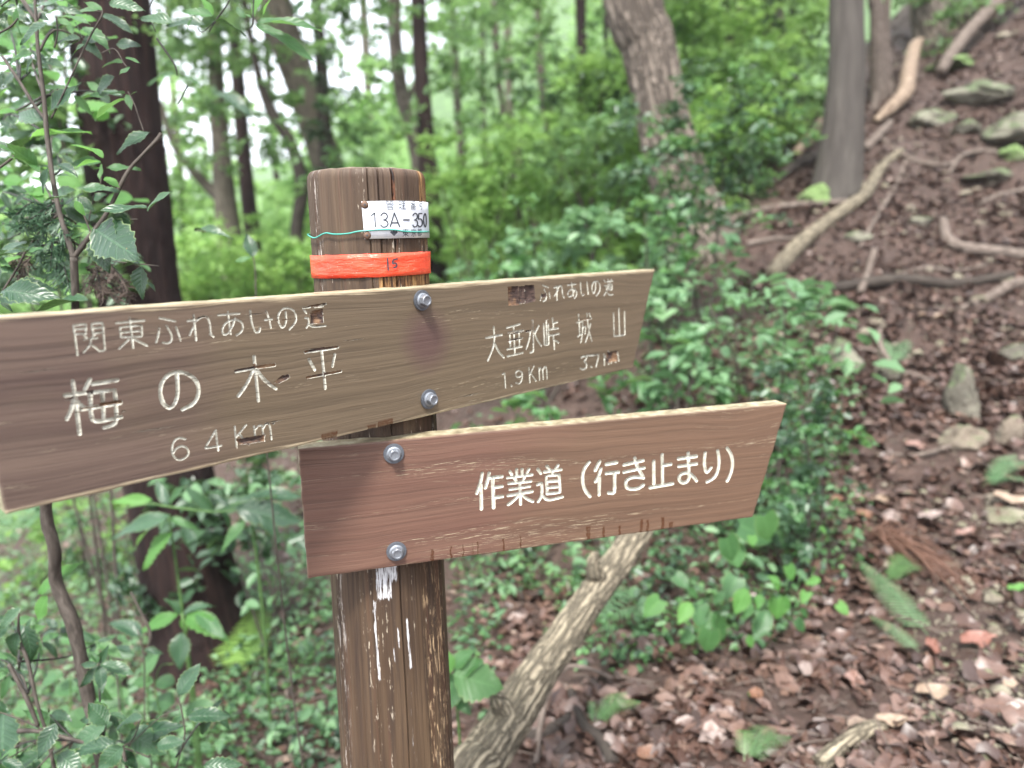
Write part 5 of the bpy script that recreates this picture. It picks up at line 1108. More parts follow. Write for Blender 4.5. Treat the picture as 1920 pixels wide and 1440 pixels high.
# ------------------------------------------------------------------ litter, pebbles, ground cover (uncountable)
def scatter(n, seed, dens, xr, yr):
    g = np.random.default_rng(seed); O = []
    while sum(len(o) for o in O) < n:
        y = np.exp(g.uniform(math.log(yr[0]), math.log(yr[1]), n)); px = g.uniform(*xr, n); x = CAM.x + y * (px - 960) / F * 1.02
        z = height(x, y); P = np.stack([x, y, z], 1) - np.array(CAM)[None]; d = P @ np.array(fwd); u = 960 + F * (P @ np.array(RT)) / d; v = 720 - F * (P @ np.array(UP)) / d
        ok = g.uniform(0, 1, n) < dens(u, v, y); O.append(np.stack([x, y, z], 1)[ok])
    return np.concatenate(O)[:n]
def blobs(L):
    def f(u, v, y):
        d = np.zeros(len(u))
        for (a, b, rx, ry, s_) in L: d = np.maximum(d, s_ * np.clip(1.4 - ((u - a) / rx) ** 2 - ((v - b) / ry) ** 2, 0, 1))
        return d
    return f
def litter_den(u, v, y):
    d = np.ones(len(u)); d *= np.where(v > 2300, 0, 1) * np.where(v < -40, 0, 1); trail = np.clip(1 - ((u - (1800 - .0 * v)) / 170) ** 2, 0, 1) * (v < 720) * (v > 250)
    bare = np.clip(1.5 - ((u - 1850) / 200) ** 2 - ((v - 1250) / 190) ** 2, 0, 1)
    return d * (1 - .35 * trail) * (1 - .72 * bare)
LPATCH = lambda u, v: np.clip(.62 + 1.5 * vnoise(u / 110, v / 70, 1, 3) + .8 * vnoise(u / 35, v / 25, 1, 9), .05, 1)
P = scatter(46000, 21, lambda u, v, y: litter_den(u, v, y) * LPATCH(u, v), (-500, 2900), (1.05, 13)); g = np.random.default_rng(3)
P[:, 2] += g.uniform(.0, .018, len(P)); V, Fs, rnd = leaves_arrays(P, g.choice([.012, .02, .032, .05, .07], len(P), p=[.22, .26, .24, .18, .10]), upb=3.2, aspect=.62, seed=22, curl=.10)
link('leaf_litter', npmesh('leaf_litter', V, Fs, rnd, smooth=True), M['litter'], label='brown and pinkish fallen leaves covering the forest floor', kind='stuff')
P = scatter(26000, 121, lambda u, v, y: ((u > 1230) & (v < 900) & (v > -60)) * (.35 + .65 * (vnoise(u / 60, v / 40, 1, 2) > -.1)), (1200, 2800), (3.6, 12)); g = np.random.default_rng(4)
P[:, 2] += g.uniform(.0, .03, len(P)); V, Fs, rnd = leaves_arrays(P, g.choice([.02, .035, .05, .07], len(P)), upb=2.8, aspect=.6, seed=122, curl=.10)
link('leaf_litter', npmesh('leaf_litter', V, Fs, rnd ** 1.25, smooth=True), M['litter'], label='fallen leaves and bark scraps strewn over the rising slope', kind='stuff')
P = scatter(170, 131, lambda u, v, y: ((u > 1380) & (v < 700) & (v > -40)) * 1.0, (1350, 2080), (4, 11)); V, Q = [], []
ico = bmesh.new(); bmesh.ops.create_icosphere(ico, subdivisions=2, radius=1); IV = [v.co.copy() for v in ico.verts]; IF = [[v.index for v in f.verts] for f in ico.faces]; ico.free()
for p in P:
    r_ = .016 * math.exp(abs(g.normal()) * .7); o = len(V); q = Vector((g.uniform(0, 50), 0, 0)); sx_, sy_ = g.uniform(.7, 1.6), g.uniform(.6, 1.2)
    for v in IV: f = 1 + .5 * mnoise.noise(v * 1.5 + q); V.append((p[0] + v.x * r_ * f * sx_, p[1] + v.y * r_ * f * sy_, p[2] + v.z * r_ * .6 * f))
    Q += [tuple(o + i for i in f_) for f_ in IF]
link('slope_stones', npmesh('slope_stones', V, Q, smooth=False), M['rock_pale'], label='scattered small stones and earth lumps on the slope', kind='stuff')
# lobed larger leaves in the near litter
def lobed(P, size, seed):
    g = np.random.default_rng(seed); V, Q, rn = [], [], []
    for p in P:
        s_ = size * g.uniform(.7, 1.4); K = 13; a0 = g.uniform(0, 6.28); tilt = Matrix.Rotation(g.normal() * .3, 3, 'X') @ Matrix.Rotation(g.normal() * .3, 3, 'Y'); ph = g.uniform(0, 6); r_ = g.uniform(0, 1); o = len(V)
        V.append((p[0], p[1], p[2] + .006))
        for k in range(K):
            a = 2 * math.pi * k / K; rr = s_ * .5 * (1 + .15 * math.cos(3 * a + ph) + g.uniform(-.18, .18)) * (1 if abs(math.cos(a)) > .3 else .7); q = tilt @ Vector((rr * math.cos(a), rr * .75 * math.sin(a), .22 * s_ * math.sin(2 * a + ph) * .6 + .1 * s_ * g.uniform(-.5, 1)))
            q = Matrix.Rotation(a0, 3, 'Z') @ q; V.append((p[0] + q.x, p[1] + q.y, p[2] + .010 + q.z))
        for k in range(K): Q.append((o, o + 1 + k, o + 1 + (k + 1) % K))
        rn += [r_ * .9] * (K + 1)
    return V, Q, rn
P = scatter(1500, 23, lambda u, v, y: litter_den(u, v, y) * (u > 900) * LPATCH(u, v), (800, 2050), (1.35, 5)); V, Q, rn = lobed(P, .075, 24)
link('leaf_litter', npmesh('leaf_litter', V, Q, rn, smooth=False), M['litter'], label='broad curled oak leaves lying on top of the litter', kind='stuff')
# fine twigs and needles
P = scatter(5200, 25, litter_den, (0, 2050), (1.35, 11)); V, Q = [], []; g = np.random.default_rng(5)
for p in P:
    a = g.uniform(0, 6.28); L = g.choice([.02, .03, .05, .09, .15], p=[.3, .3, .2, .15, .05]) * (.7 + p[1] * .14) * g.uniform(.6, 1.3); d = Vector((math.cos(a), math.sin(a), g.normal() * .12)) * L; r_ = .0012 + L * .008; n_ = Vector((-d.y, d.x, 0)).normalized() * r_; o = len(V); c = Vector(p) + Vector((0, 0, .012)); mid = c + d * .5 + Vector((0, 0, L * .04)) + n_ * g.normal() * 2
    for q in (c, mid, c + d):
        V += [tuple(q + n_), tuple(q + Vector((0, 0, r_ * 1.6))), tuple(q - n_)]
    for s_ in (0, 3): Q += [(o + s_, o + s_ + 1, o + s_ + 4, o + s_ + 3), (o + s_ + 1, o + s_ + 2, o + s_ + 5, o + s_ + 4)]
link('fine_twigs', npmesh('fine_twigs', V, Q), M['root'], label='thin twigs scattered in the litter', kind='stuff')
# pebbles on the trail
P = scatter(3200, 27, blobs([(1830, 480, 190, 320, 1), (1850, 1150, 160, 260, .8), (1700, 900, 200, 200, .2)]), (1400, 2050), (1.5, 9)); V, Q = [], []
ico = bmesh.new(); bmesh.ops.create_icosphere(ico, subdivisions=1, radius=1); IV = [v.co.copy() for v in ico.verts]; IF = [[v.index for v in f.verts] for f in ico.faces]; ico.free()
for p in P:
    r_ = .0032 * math.exp(abs(g.normal()) * .75); o = len(V); V += [(p[0] + v.x * r_ * g.uniform(.7, 1.3), p[1] + v.y * r_ * g.uniform(.7, 1.3), p[2] + v.z * r_ * .6 + r_ * .3) for v in IV]; Q += [tuple(o + i for i in f) for f in IF]
link('pebbles', npmesh('pebbles', V, Q), M['rock_pale'], label='small pale pebbles pressed into the trail', kind='stuff')
# ground cover
GC = blobs([(1400, 1010, 210, 150, 1), (1520, 800, 90, 170, .9), (1180, 1090, 170, 110, .9), (1080, 930, 260, 120, .8), (960, 1050, 120, 80, .8), (520, 1140, 170, 90, .8), (560, 1330, 130, 150, .9), (640, 1420, 100, 80, .8), (60, 1100, 260, 300, .9), (250, 1300, 260, 200, .9), (1330, 1140, 180, 90, .8), (1300, 650, 190, 130, .9), (1150, 1180, 120, 90, .7), (900, 1100, 60, 260, .5), (1080, 560, 300, 140, 1), (600, 950, 160, 120, .5), (1400, 400, 60, 60, .3)])
g = np.random.default_rng(9)
for nm, n_, sz, mat, hh, sd, asp, lab in (('ground_cover', 9500, .026, 'fol_herb', .07, 41, .75, 'small round leaved creeping plants on the forest floor'), ('ground_cover', 5500, .034, 'fol_dark', .09, 42, .6, 'darker creeping leaves mixed into the ground cover'), ('ground_cover', 4200, .05, 'fol_pale', .14, 43, .55, 'larger pale leaves standing above the ground cover')):
    P = scatter(n_, sd, GC, (-100, 1800), (1.6, 7.5)); cl = vnoise(P[:, 0], P[:, 1], 4, sd) ; P = P[cl > -.18]; P[:, 2] += .012 + hh * g.uniform(0, 1, len(P)) ** 1.5 * (1.2 + 1.5 * vnoise(P[:, 0], P[:, 1], 3, 5)).clip(.2, 2)
    V, Fs, rnd = leaves_arrays(P, sz, upb=1.6, aspect=asp, seed=sd, curl=.2); link(nm, npmesh(nm, V, Fs, rnd, smooth=True), M[mat], label=lab, kind='stuff')

# ================================================================== LEAFY PLANTS NEAR THE CAMERA (leaf by leaf)
LC = {'G': (0, 0, 4.8), 'H': (0, 270, 4.5), 'J': (250, 0, 2.667), 'I': (0, 1120, 4.085), 'K': (0, 900, 2.667), 'P': (0, 0, 1.0), 'R': (1200, 900, 2.667)}
def leaves(parent, key, depth, txt, mat='leaf_dark', kinds=(0, 1, 2, 3), sw=1.0, jit=.12, nrm=None):
    ox, oy, s_ = LC[key]
    for i, st in enumerate(txt.split('|')):
        v = st.split(); x0, y0, x1, y1 = map(float, v[:4]); m = {'d': 'leaf_dark', 'm': 'leaf_mid', 'b': 'leaf_bright'}.get(v[4], mat) if len(v) > 4 else mat; ww = float(v[5]) if len(v) > 5 else 1.0
        d = depth * (1 + random.uniform(-jit, jit) * .5); b = at(ox + x0 / s_, oy + y0 / s_, d); L = math.hypot(x1 - x0, y1 - y0) / s_ * d / F
        t = at(ox + x1 / s_, oy + y1 / s_, d) + fwd * random.uniform(-.55, .25) * L
        put_leaf(parent, b, t, random.choice(kinds), m, nrm=nrm, scale_w=ww * sw)
def stems(parent, depth, L, mat='twig', name='stem', seg=8):
    for pts in L:
        P = [at(x, y, depth * (q[3] if len(q) > 3 else 1)) for q in pts for x, y in [q[:2]]]; R = [q[2] * .5 * depth / F for q in pts]; tube(name, P, R, M[mat], parent, seg=seg, rough=.12, rs=60, n=5)
D1 = 1.08; root1 = ground_at(185, 1439, 1.2)
b0 = at(185, 1400, 1.75); sh1 = empty('evergreen_shrub', (b0.x, b0.y, hz(b0.x, b0.y)), label='glossy toothed evergreen shrub filling the upper left corner', cat='shrub')
bot = at(190, 1420, 1.28); bot2 = Vector((bot.x, bot.y + .05, hz(bot.x, bot.y + .05) - .05))
tube('stem', [bot2, at(190, 1420, 1.28), at(168, 1320, 1.27), at(150, 1225, 1.26), at(135, 1165, 1.25), at(105, 1090, 1.24), at(102, 1030, 1.22), at(86, 955, 1.2), at(100, 820, 1.16), at(128, 690, 1.12), at(141, 585, 1.10), at(138, 482, D1)], [.0125, .0115, .0108, .0105, .0115, .0100, .0095, .0090, .0080, .0065, .0055, .0052], M['twig'], sh1, seg=16, rough=.14, rs=50, n=8)
stems(sh1, D1, [[(138, 484, 11), (128, 450, 11), (112, 400, 9), (98, 330, 9), (88, 250, 9), (82, 180, 8), (72, 100, 7), (68, 40, 6), (64, -20, 5)], [(138, 484, 10), (165, 448, 10), (200, 400, 8), (238, 325, 7), (268, 290, 6), (295, 262, 9), (302, 250, 7)],
                [(84, 222, 6), (66, 200, 6), (36, 152, 6), (4, 105, 5)], [(96, 222, 4), (112, 190, 3), (142, 125, 3), (168, 70, 3.5), (190, 32, 3.5), (192, 18, 2)], [(190, 100, 2.5), (215, 92, 2.5), (232, 118, 2), (238, 125, 2)], [(240, 172, 2), (252, 195, 2), (262, 225, 2), (270, 247, 1.5)],
                [(142, 480, 5), (150, 462, 5), (172, 437, 5), (200, 418, 4), (225, 412, 2.5), (258, 411, 2)], [(170, 436, 3), (160, 410, 3), (150, 385, 2)], [(190, 330, 2.5), (188, 345, 2.5), (178, 360, 2), (165, 420, 2)], [(28, 292, 5), (12, 305, 5), (-6, 318, 5)], [(48, 470, 4), (34, 500, 4), (4, 548, 4)], [(210, 490, 2), (262, 495, 2.5), (298, 499, 2)],
                [(-5, 64, 4), (20, 50, 4), (34, 34, 3)], [(105, 30, 3), (108, 60, 3), (102, 90, 3)], [(138, 20, 3), (165, 20, 3), (192, 22, 2)]])
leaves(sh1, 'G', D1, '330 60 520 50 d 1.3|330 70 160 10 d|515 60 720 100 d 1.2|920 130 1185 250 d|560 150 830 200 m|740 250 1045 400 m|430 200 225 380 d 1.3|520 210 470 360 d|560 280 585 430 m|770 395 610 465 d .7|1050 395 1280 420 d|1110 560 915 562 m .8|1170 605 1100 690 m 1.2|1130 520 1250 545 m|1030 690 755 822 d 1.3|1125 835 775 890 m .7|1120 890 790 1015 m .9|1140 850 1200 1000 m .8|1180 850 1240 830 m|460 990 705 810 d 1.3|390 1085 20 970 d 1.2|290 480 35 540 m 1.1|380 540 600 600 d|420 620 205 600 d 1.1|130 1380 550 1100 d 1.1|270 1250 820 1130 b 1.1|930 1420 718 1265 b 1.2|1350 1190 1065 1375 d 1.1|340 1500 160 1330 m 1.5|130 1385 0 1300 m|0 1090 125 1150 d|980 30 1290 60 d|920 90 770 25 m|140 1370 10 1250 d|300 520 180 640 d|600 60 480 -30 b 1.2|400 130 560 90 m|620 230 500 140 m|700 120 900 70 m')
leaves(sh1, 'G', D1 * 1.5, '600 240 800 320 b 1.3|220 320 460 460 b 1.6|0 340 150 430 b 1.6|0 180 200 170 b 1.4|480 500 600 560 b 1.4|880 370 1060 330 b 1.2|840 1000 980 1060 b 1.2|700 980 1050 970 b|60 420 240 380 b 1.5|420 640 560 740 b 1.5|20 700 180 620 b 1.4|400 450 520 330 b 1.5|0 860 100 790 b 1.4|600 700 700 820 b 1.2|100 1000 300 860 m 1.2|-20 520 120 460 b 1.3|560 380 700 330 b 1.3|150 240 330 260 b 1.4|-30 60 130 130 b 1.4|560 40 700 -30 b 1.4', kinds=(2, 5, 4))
leaves(sh1, 'H', D1, '850 160 495 150 m|850 150 640 170 b .8|900 200 1170 195 m .8|490 175 705 230 d|460 280 595 235 m|405 200 305 400 d .8|330 240 130 60 m 1.2|690 370 1015 390 d .9|880 285 1028 362 b 1.1|640 390 280 445 d|370 490 520 385 d .8|650 450 775 548 d 1.2|780 465 905 420 d 1.2|1240 535 865 595 d .8|1245 565 1465 400 d 1.1|1000 560 1135 805 d 1.2|800 720 1330 1012 d 1.1|810 760 905 1085 d 1.4|1190 1030 1150 1308 d 1.4|1180 1010 985 1002 d .8|1250 1170 1325 1225 d|-20 570 185 605 d|270 625 430 605 d|230 830 10 905 d 1.1|240 905 -10 955 d|240 905 385 875 m .7|0 960 90 1035 m|20 1240 480 1270 d 1.2|90 1190 420 1200 d 1.2|-20 1290 330 1330 d|740 1312 220 1380 d 1.0|0 1340 110 1395 d|640 480 700 600 b 1.2|850 200 800 215 b|860 170 880 330 m .7|600 800 690 730 m .6|870 1180 960 1200 m|900 1250 1010 1190 d|620 660 480 740 m .6|-10 420 90 380 m 1.2')
leaves(sh1, 'H', D1 * 1.55, '50 380 170 350 b 1.7|110 520 250 490 b 1.7|480 290 670 330 b 1.6|180 380 300 420 b 1.6|30 300 200 320 b 1.5|350 320 250 260 b 1.4|0 200 120 230 b 1.3|900 470 1100 440 b 1.2|1100 470 1260 480 b 1.3|700 800 830 870 m 1.2|780 950 700 1080 m|520 590 640 640 b 1.2', kinds=(5, 2, 4))
def sprays(parent, depth, seed, n, region, roots, hue, zr=(1.03, 1.5)):
    """side twigs, each ending in a whorl of four to six leaves"""
    g = random.Random(seed)
    for k in range(n):
        x, y = region(g); z_ = g.uniform(*zr); rx, ry = min(roots, key=lambda r: math.hypot(r[0] - x, (r[1] - y - 40)) + g.uniform(0, 90))
        p0 = at(rx, ry, depth * 1.01); p1 = at(x, y, depth * z_); mid = p0.lerp(p1, .55) + Vector((g.uniform(-.01, .01), 0, g.uniform(-.015, .025)))
        tube('twig', [p0, mid, p1], [.0021, .0016, .0010], M['twig_dark' if g.random() < .5 else 'twig'], parent, seg=6, rough=.12, rs=60, n=4)
        a0 = g.uniform(0, 6.28); m = g.randint(4, 6)
        for q in range(m):
            a = a0 + q * 6.28 / m + g.uniform(-.3, .3); L = g.uniform(40, 74) / z_
            leaves(parent, 'P', depth * z_, '%f %f %f %f %s' % (x + 3 * math.cos(a), y + 3 * math.sin(a), x + L * math.cos(a), y + L * .62 * math.sin(a) + 7, g.choice(hue)), sw=g.uniform(.85, 1.2), jit=.04)
ROOT1 = [(128, 450), (112, 400), (98, 330), (88, 250), (82, 180), (72, 100), (68, 40), (200, 400), (238, 325), (268, 290), (66, 200), (36, 152), (142, 125), (168, 70)]
sprays(sh1, D1, 77, 34, lambda g: (g.uniform(-20, 250) * g.uniform(.5, 1), g.choice([g.uniform(-20, 230), g.uniform(200, 540)])), ROOT1, 'dddmmb')
# cedar sprays hanging in the shrub
def sprig(label, pts, depth, mat, n, seed, L=.03, base=None):
    g = random.Random(seed); V, Q = [], []
    c0 = at(pts[0][0], pts[0][1], depth); e = empty('cedar_sprig', tuple(c0), label=label, cat='sprig'); tubes = []
    for (x0, y0, x1, y1) in pts:
        a, b = at(x0, y0, depth), at(x1, y1, depth * g.uniform(.97, 1.03)); d = b - a; tubes.append(([a, a.lerp(b, .5) + Vector((0, 0, .004)), b], [.0011, .0009, .0005]))
        for k in range(n):
            t = (k + .5) / n; p = a.lerp(b, t); dd = (d.normalized() * .6 + Vector((g.uniform(-1, 1), g.uniform(-1, 1), g.uniform(-1, .6)))).normalized() * L * g.uniform(.5, 1.1) * (1.1 - .6 * t); s_ = dd.cross(Vector((0, 1, .2))).normalized() * .0011; o = len(V)
            V += [tuple(p - s_), tuple(p + s_), tuple(p + dd * .6 + s_ + Vector((0, 0, -.002))), tuple(p + dd * .6 - s_ + Vector((0, 0, -.002))), tuple(p + dd)]; Q += [(o, o + 1, o + 2, o + 3), (o + 3, o + 2, o + 4, o + 4)]
            for j in range(5):
                q = p + dd * (.2 + .15 * j); d2 = (dd.normalized() + Vector((g.uniform(-1, 1), g.uniform(-1, 1), g.uniform(-1, 1))) * .8).normalized() * L * .32; s2 = s_ * .7; o = len(V); V += [tuple(q - s2), tuple(q + s2), tuple(q + d2 + s2 * .4), tuple(q + d2 - s2 * .4)]; Q.append((o, o + 1, o + 2, o + 3))
    multi_tube('stem', tubes, M['twig_dark'], e, seg=5, n=2); me = mesh_from('needles', V, Q, False); link('needles', me, M[mat], e, kind='stuff'); return e
s = NT('cedar_needles'); s.col((.035, .085, .04)); s.rough(.5); M['needle'] = s.m
s = NT('dry_needles'); s.col((.105, .052, .034)); s.rough(.7); M['needle_dry'] = s.m
s = NT('dead_needles_grey'); s.col((.10, .075, .06)); s.rough(.8); M['needle_dead'] = s.m
sprig('green cedar spray hanging among the glossy leaves at the left', [(110, 375, 40, 430), (100, 380, 60, 400), (95, 400, 30, 425), (110, 400, 120, 440), (90, 420, 70, 460), (100, 440, 95, 500), (110, 460, 105, 520), (70, 450, 80, 500), (125, 430, 110, 480), (60, 380, 25, 410), (120, 500, 130, 540)], D1 * 1.02, 'needle', 26, 4)
sprig('dry brown cedar spray just above the left part of the board', [(150, 500, 210, 520), (170, 510, 230, 550), (200, 490, 235, 530), (160, 530, 220, 560), (40, 470, 20, 500), (180, 500, 190, 550), (60, 480, 30, 520), (220, 520, 240, 560)], D1 * 1.05, 'needle_dead', 22, 5)
# overhanging branch with long leaves at the top
br = empty('overhanging_branch', tuple(at(440, -30, 1.1)), label='leafy branch reaching in from the top with long pointed leaves', cat='branch')
tube('stem', [at(215, -420, 2.9), at(330, -330, 2.0), at(430, -180, 1.35), at(445, -60, 1.15)], [.012, .008, .004, .0014], M['twig'], br, seg=8, rough=.1, rs=30, n=6)
tube('stem', [at(430, -180, 1.35), at(472, -110, 1.2), at(480, -40, 1.15)], [.003, .002, .0013], M['twig'], br, seg=6, n=4)
stems(br, 1.15, [[(445, -60, 3), (430, 0, 3), (405, 38, 3), (392, 60, 2)], [(480, -40, 3), (475, 10, 3), (474, 45, 3), (468, 52, 2)], [(405, 38, 2), (380, 60, 1.6), (370, 52, 1.5)], [(294, 72, 4), (310, 95, 4), (328, 122, 3), (332, 142, 2)], [(352, 160, 3), (342, 180, 2.5), (334, 195, 2)], [(292, 60, 2), (280, 20, 2), (300, -30, 2)]], 'twig_dark')
leaves(br, 'J', 1.15, '600 85 640 -20 b 1.3|400 75 350 -10 b 1.2|620 110 925 85 m .6|615 125 920 275 m .7|400 80 260 55 m|200 115 15 65 d|360 125 170 100 d 1.1|400 105 575 128 d .9|590 90 545 60 m|560 90 500 20 m|300 90 260 150 m .8|700 -20 620 60 b', kinds=(7, 0, 3))
leaves(br, 'J', 2.3, '400 465 645 555 d .9|220 375 60 385 m .9|240 385 350 400 m .8|860 0 780 60 d', kinds=(7, 3))
tp2 = empty('twig', tuple(at(300, 430, 1.5)), label='thin upright sapling with three leaves left of the post', cat='twig')
stems(tp2, 1.5, [[(475, 482, 2.5), (478, 500, 2), (480, 560, 3), (482, 660, 3)], [(364, 432, 3), (380, 434, 2), (400, 436, 1)]], 'twig'); _p = at(482, 660, 1.5); tube('stem', [Vector((_p.x + .03, _p.y + .05, hz(_p.x + .03, _p.y + .05) - .02)), _p.lerp(Vector((_p.x, _p.y, hz(_p.x, _p.y))), .5) + Vector((.012, 0, 0)), _p], [.003, .0024, .0017], M['twig'], tp2, seg=6, n=5); leaves(tp2, 'J', 1.5, '305 1150 505 1158 d .7|600 1285 562 1160 d 1.1|590 1285 512 1315 m .8')
# lower left shrub
sh2 = empty('evergreen_shrub', (bot.x - .08, bot.y + .1, hz(bot.x - .08, bot.y + .1)), label='low glossy evergreen shrub in the bottom left corner', cat='shrub')
D2 = 1.22
def dropstem(parent, x, y, d, w_, mat='twig'):
    p = at(x, y, d); q = Vector((p.x, p.y + .04, hz(p.x, p.y + .04) - .03)); tube('stem', [q, q.lerp(p, .5) + Vector((.01, 0, 0)), p], [w_ * .0005, w_ * .00042, w_ * .0003], M[mat], parent, seg=6, rough=.1, rs=40, n=4)
stems(sh2, D2, [[(34, 1370, 9), (80, 1372, 8), (140, 1388, 7), (190, 1400, 7)], [(0, 1335, 3), (40, 1350, 3), (82, 1368, 3)], [(86, 1370, 6), (70, 1320, 6), (52, 1240, 7), (36, 1200, 7), (35, 1150, 3)], [(72, 1362, 7), (50, 1310, 8), (16, 1245, 7)], [(230, 1400, 4), (250, 1385, 3), (262, 1350, 3)], [(100, 1405, 3), (85, 1425, 3), (60, 1450, 3)], [(334, 1308, 3), (342, 1340, 3), (346, 1380, 3), (330, 1440, 3)], [(335, 1330, 2), (300, 1345, 2), (240, 1400, 2)], [(190, 1400, 4), (230, 1402, 3), (280, 1420, 3)], [(0, 1432, 3), (60, 1395, 2), (76, 1380, 2)]])
for x, y in ((185, 1402), (86, 1370), (330, 1440), (230, 1402)): dropstem(sh2, x, y, D2, 9)
leaves(sh2, 'I', D2, '160 80 -10 235 d 1.2|130 270 40 490 d 1.3|190 220 300 500 d 1.3|60 190 -30 330 d|820 970 690 795 d 1.4|430 965 350 1185 d 1.2|30 870 120 1225 d 1.7|320 1190 10 1300 d 1.2|450 1200 670 1320 d 1.3|810 980 545 1140 d 1.1|885 1125 550 1140 d 1|1090 920 830 985 d 1|1370 750 1500 518 d 1.2|960 1120 1370 850 d .9|1000 1050 1265 1212 d 1.4|1200 1140 1415 1080 d 1.2|1290 1050 1400 870 d|1440 920 1745 920 d 1.1|940 1140 745 1320 d 1.2|925 1180 1050 1320 d 1.2|1560 1290 1850 1290 d .9|500 1230 370 1330 m|1140 980 1010 1060 d 1.1|240 1290 200 1400 d|700 1290 820 1400 d|1150 1330 1300 1400 d|60 880 -40 760 d 1.1')
leaves(sh2, 'K', D2, '195 570 378 400 b .9|235 580 175 712 b 1.4')
sprays(sh2, D2, 78, 22, lambda g: (g.uniform(-20, 440) * g.uniform(.3, 1), g.uniform(1130, 1440)), [(34, 1370), (80, 1372), (140, 1388), (190, 1400), (52, 1300), (250, 1400), (330, 1420), (36, 1240)], 'dddmm', (1.0, 1.35))
# blurred broad round leaves behind it
rl = empty('round_leaved_shrub', tuple(ground_at(200, 1400, 1.6)), label='shrub with flat round pale leaves behind the glossy one', cat='shrub')
leaves(rl, 'I', 1.95, '760 400 590 370 m|620 500 760 425 m 1.2|680 680 905 690 m 1.2|780 810 955 880 m 1.3|560 860 665 985 m 1.3|1220 440 1060 560 m 1.3|1020 650 1160 650 m 1|1200 640 1345 640 m 1.1|1185 790 1355 780 m 1.2|1420 860 1650 840 m|410 890 560 850 m 1|420 700 600 680 m 1.2|100 860 230 880 m|370 580 480 600 m|460 330 600 310 m|830 900 940 900 m 1.2|640 300 760 400 m|600 600 700 560 m 1.2|850 740 1000 730 m|330 640 450 600 m 1.2|150 620 30 680 m|200 800 100 900 m 1.2', mat='leaf_mid', kinds=(5,), nrm=(0, -.5, 1))
for pts in ([(228, 1350, 3), (228, 1300, 3), (220, 1262, 2)], [(135, 1380, 3), (133, 1320, 3), (132, 1262, 2)], [(278, 1340, 3), (277, 1260, 3), (277, 1225, 2)], [(290, 1290, 3), (300, 1250, 2), (325, 1245, 2)]):
    stems(rl, 1.95, [pts], 'green_stem', seg=6); dropstem(rl, pts[0][0], pts[0][1], 1.95, 5, 'green_stem')
dl = empty('seedling', tuple(ground_at(235, 1420, 1.6)), label='thin seedling with dull spotted leaves between cedar trunk and round leaves', cat='plant')
leaves(dl, 'I', 1.75, '1090 290 835 150 d 1.1|1105 400 1240 430 d 1|1000 420 815 360 d 1.1|930 620 790 480 d|800 360 880 260 m|900 290 1000 330 m|880 500 980 600 m 1.1|1040 440 850 400 d|880 480 760 600 d|1060 120 1110 20 d')
stems(dl, 1.75, [[(285, 1440, 3), (272, 1350, 3), (270, 1230, 3), (258, 1180, 2)], [(228, 1440, 3), (225, 1340, 3), (218, 1260, 3), (205, 1215, 2)], [(272, 1230, 5), (282, 1190, 6), (265, 1150, 5), (245, 1110, 4)]], 'twig'); dropstem(dl, 285, 1440, 1.75, 4); dropstem(dl, 228, 1440, 1.75, 4)
def rosette(label, cx, cy, d, txt, key, mat='leaf_mid', kinds=(7, 0, 3), stem=(), w_=1.0):
    p = at(cx, cy, d); e = empty('seedling', (p.x, p.y, hz(p.x, p.y)), label=label, cat='plant'); leaves(e, key, d, txt, mat, kinds, sw=w_, jit=.04)
    q = Vector((p.x, p.y, hz(p.x, p.y) - .02)); tube('stem', [q, q.lerp(p, .6) + Vector((.01, 0, 0)), p], [.0045 * d / 2, .004 * d / 2, .003 * d / 2], M['green_stem'], e, seg=8, n=4)
    if stem: stems(e, d, stem, 'green_stem', seg=6)
    return e
rosette('star shaped seedling with long leaves in front of the cedar foot', 341, 1150, 2.1, '1390 130 1310 -20 d 1.1|1400 130 1610 0 d 1.1|1370 130 1055 235 b 1.1|1420 140 1790 200 b 1|1390 160 1430 270 b 1.5|1390 270 1400 530 d 1.3|1500 110 1780 230 m 1.2|1380 100 1330 20 m', 'I')
rosette('seedling with wide leaves against the dark cedar trunk', 316, 965, 2.2, '760 100 570 90 b 1|830 170 605 325 m 1.2|860 180 525 260 d .9|850 190 960 215 m|840 130 760 -10 d 1.1|860 260 720 410 b 1.7|850 120 930 20 m|880 200 990 250 m', 'K', stem=[[(218, 956, 4), (280, 945, 4), (316, 950, 4), (400, 960, 4), (440, 955, 3)]])
rosette('dark spreading seedling left of the lower board', 470, 962, 2.3, '1070 160 1230 60 d 1|1200 110 1500 60 d .9|1180 140 1500 210 d 1|1070 160 960 20 d|1100 150 1180 250 d|1150 130 1050 60 d|1230 200 1120 330 m 1.1|1250 100 1400 20 d|1300 180 1400 290 d', 'K', mat='leaf_dark', stem=[[(400, 960, 3), (440, 945, 3), (520, 930, 3)]])
rosette('bright seedling with broad leaves right beside the post', 850, 1262, 1.75, '850 1262 905 1232 m 1.5|850 1265 945 1290 m 1.7|850 1262 838 1325 m 1.5|845 1262 830 1215 b 1|850 1250 885 1215 m 1.2|855 1262 850 1300 b 1|850 1300 885 1330 m', 'P', kinds=(4, 2))
rosette('heart leaved plant with long pale leaves under the lower board tip', 1300, 1130, 2.5, '500 230 690 300 m|460 330 490 430 m 1.3|470 340 400 290 m', 'R', kinds=(6,))
hp = empty('heart_leaved_plant', tuple(ground_at(1420, 1160)), label='vine with bright heart shaped leaves at the edge of the litter', cat='plant')
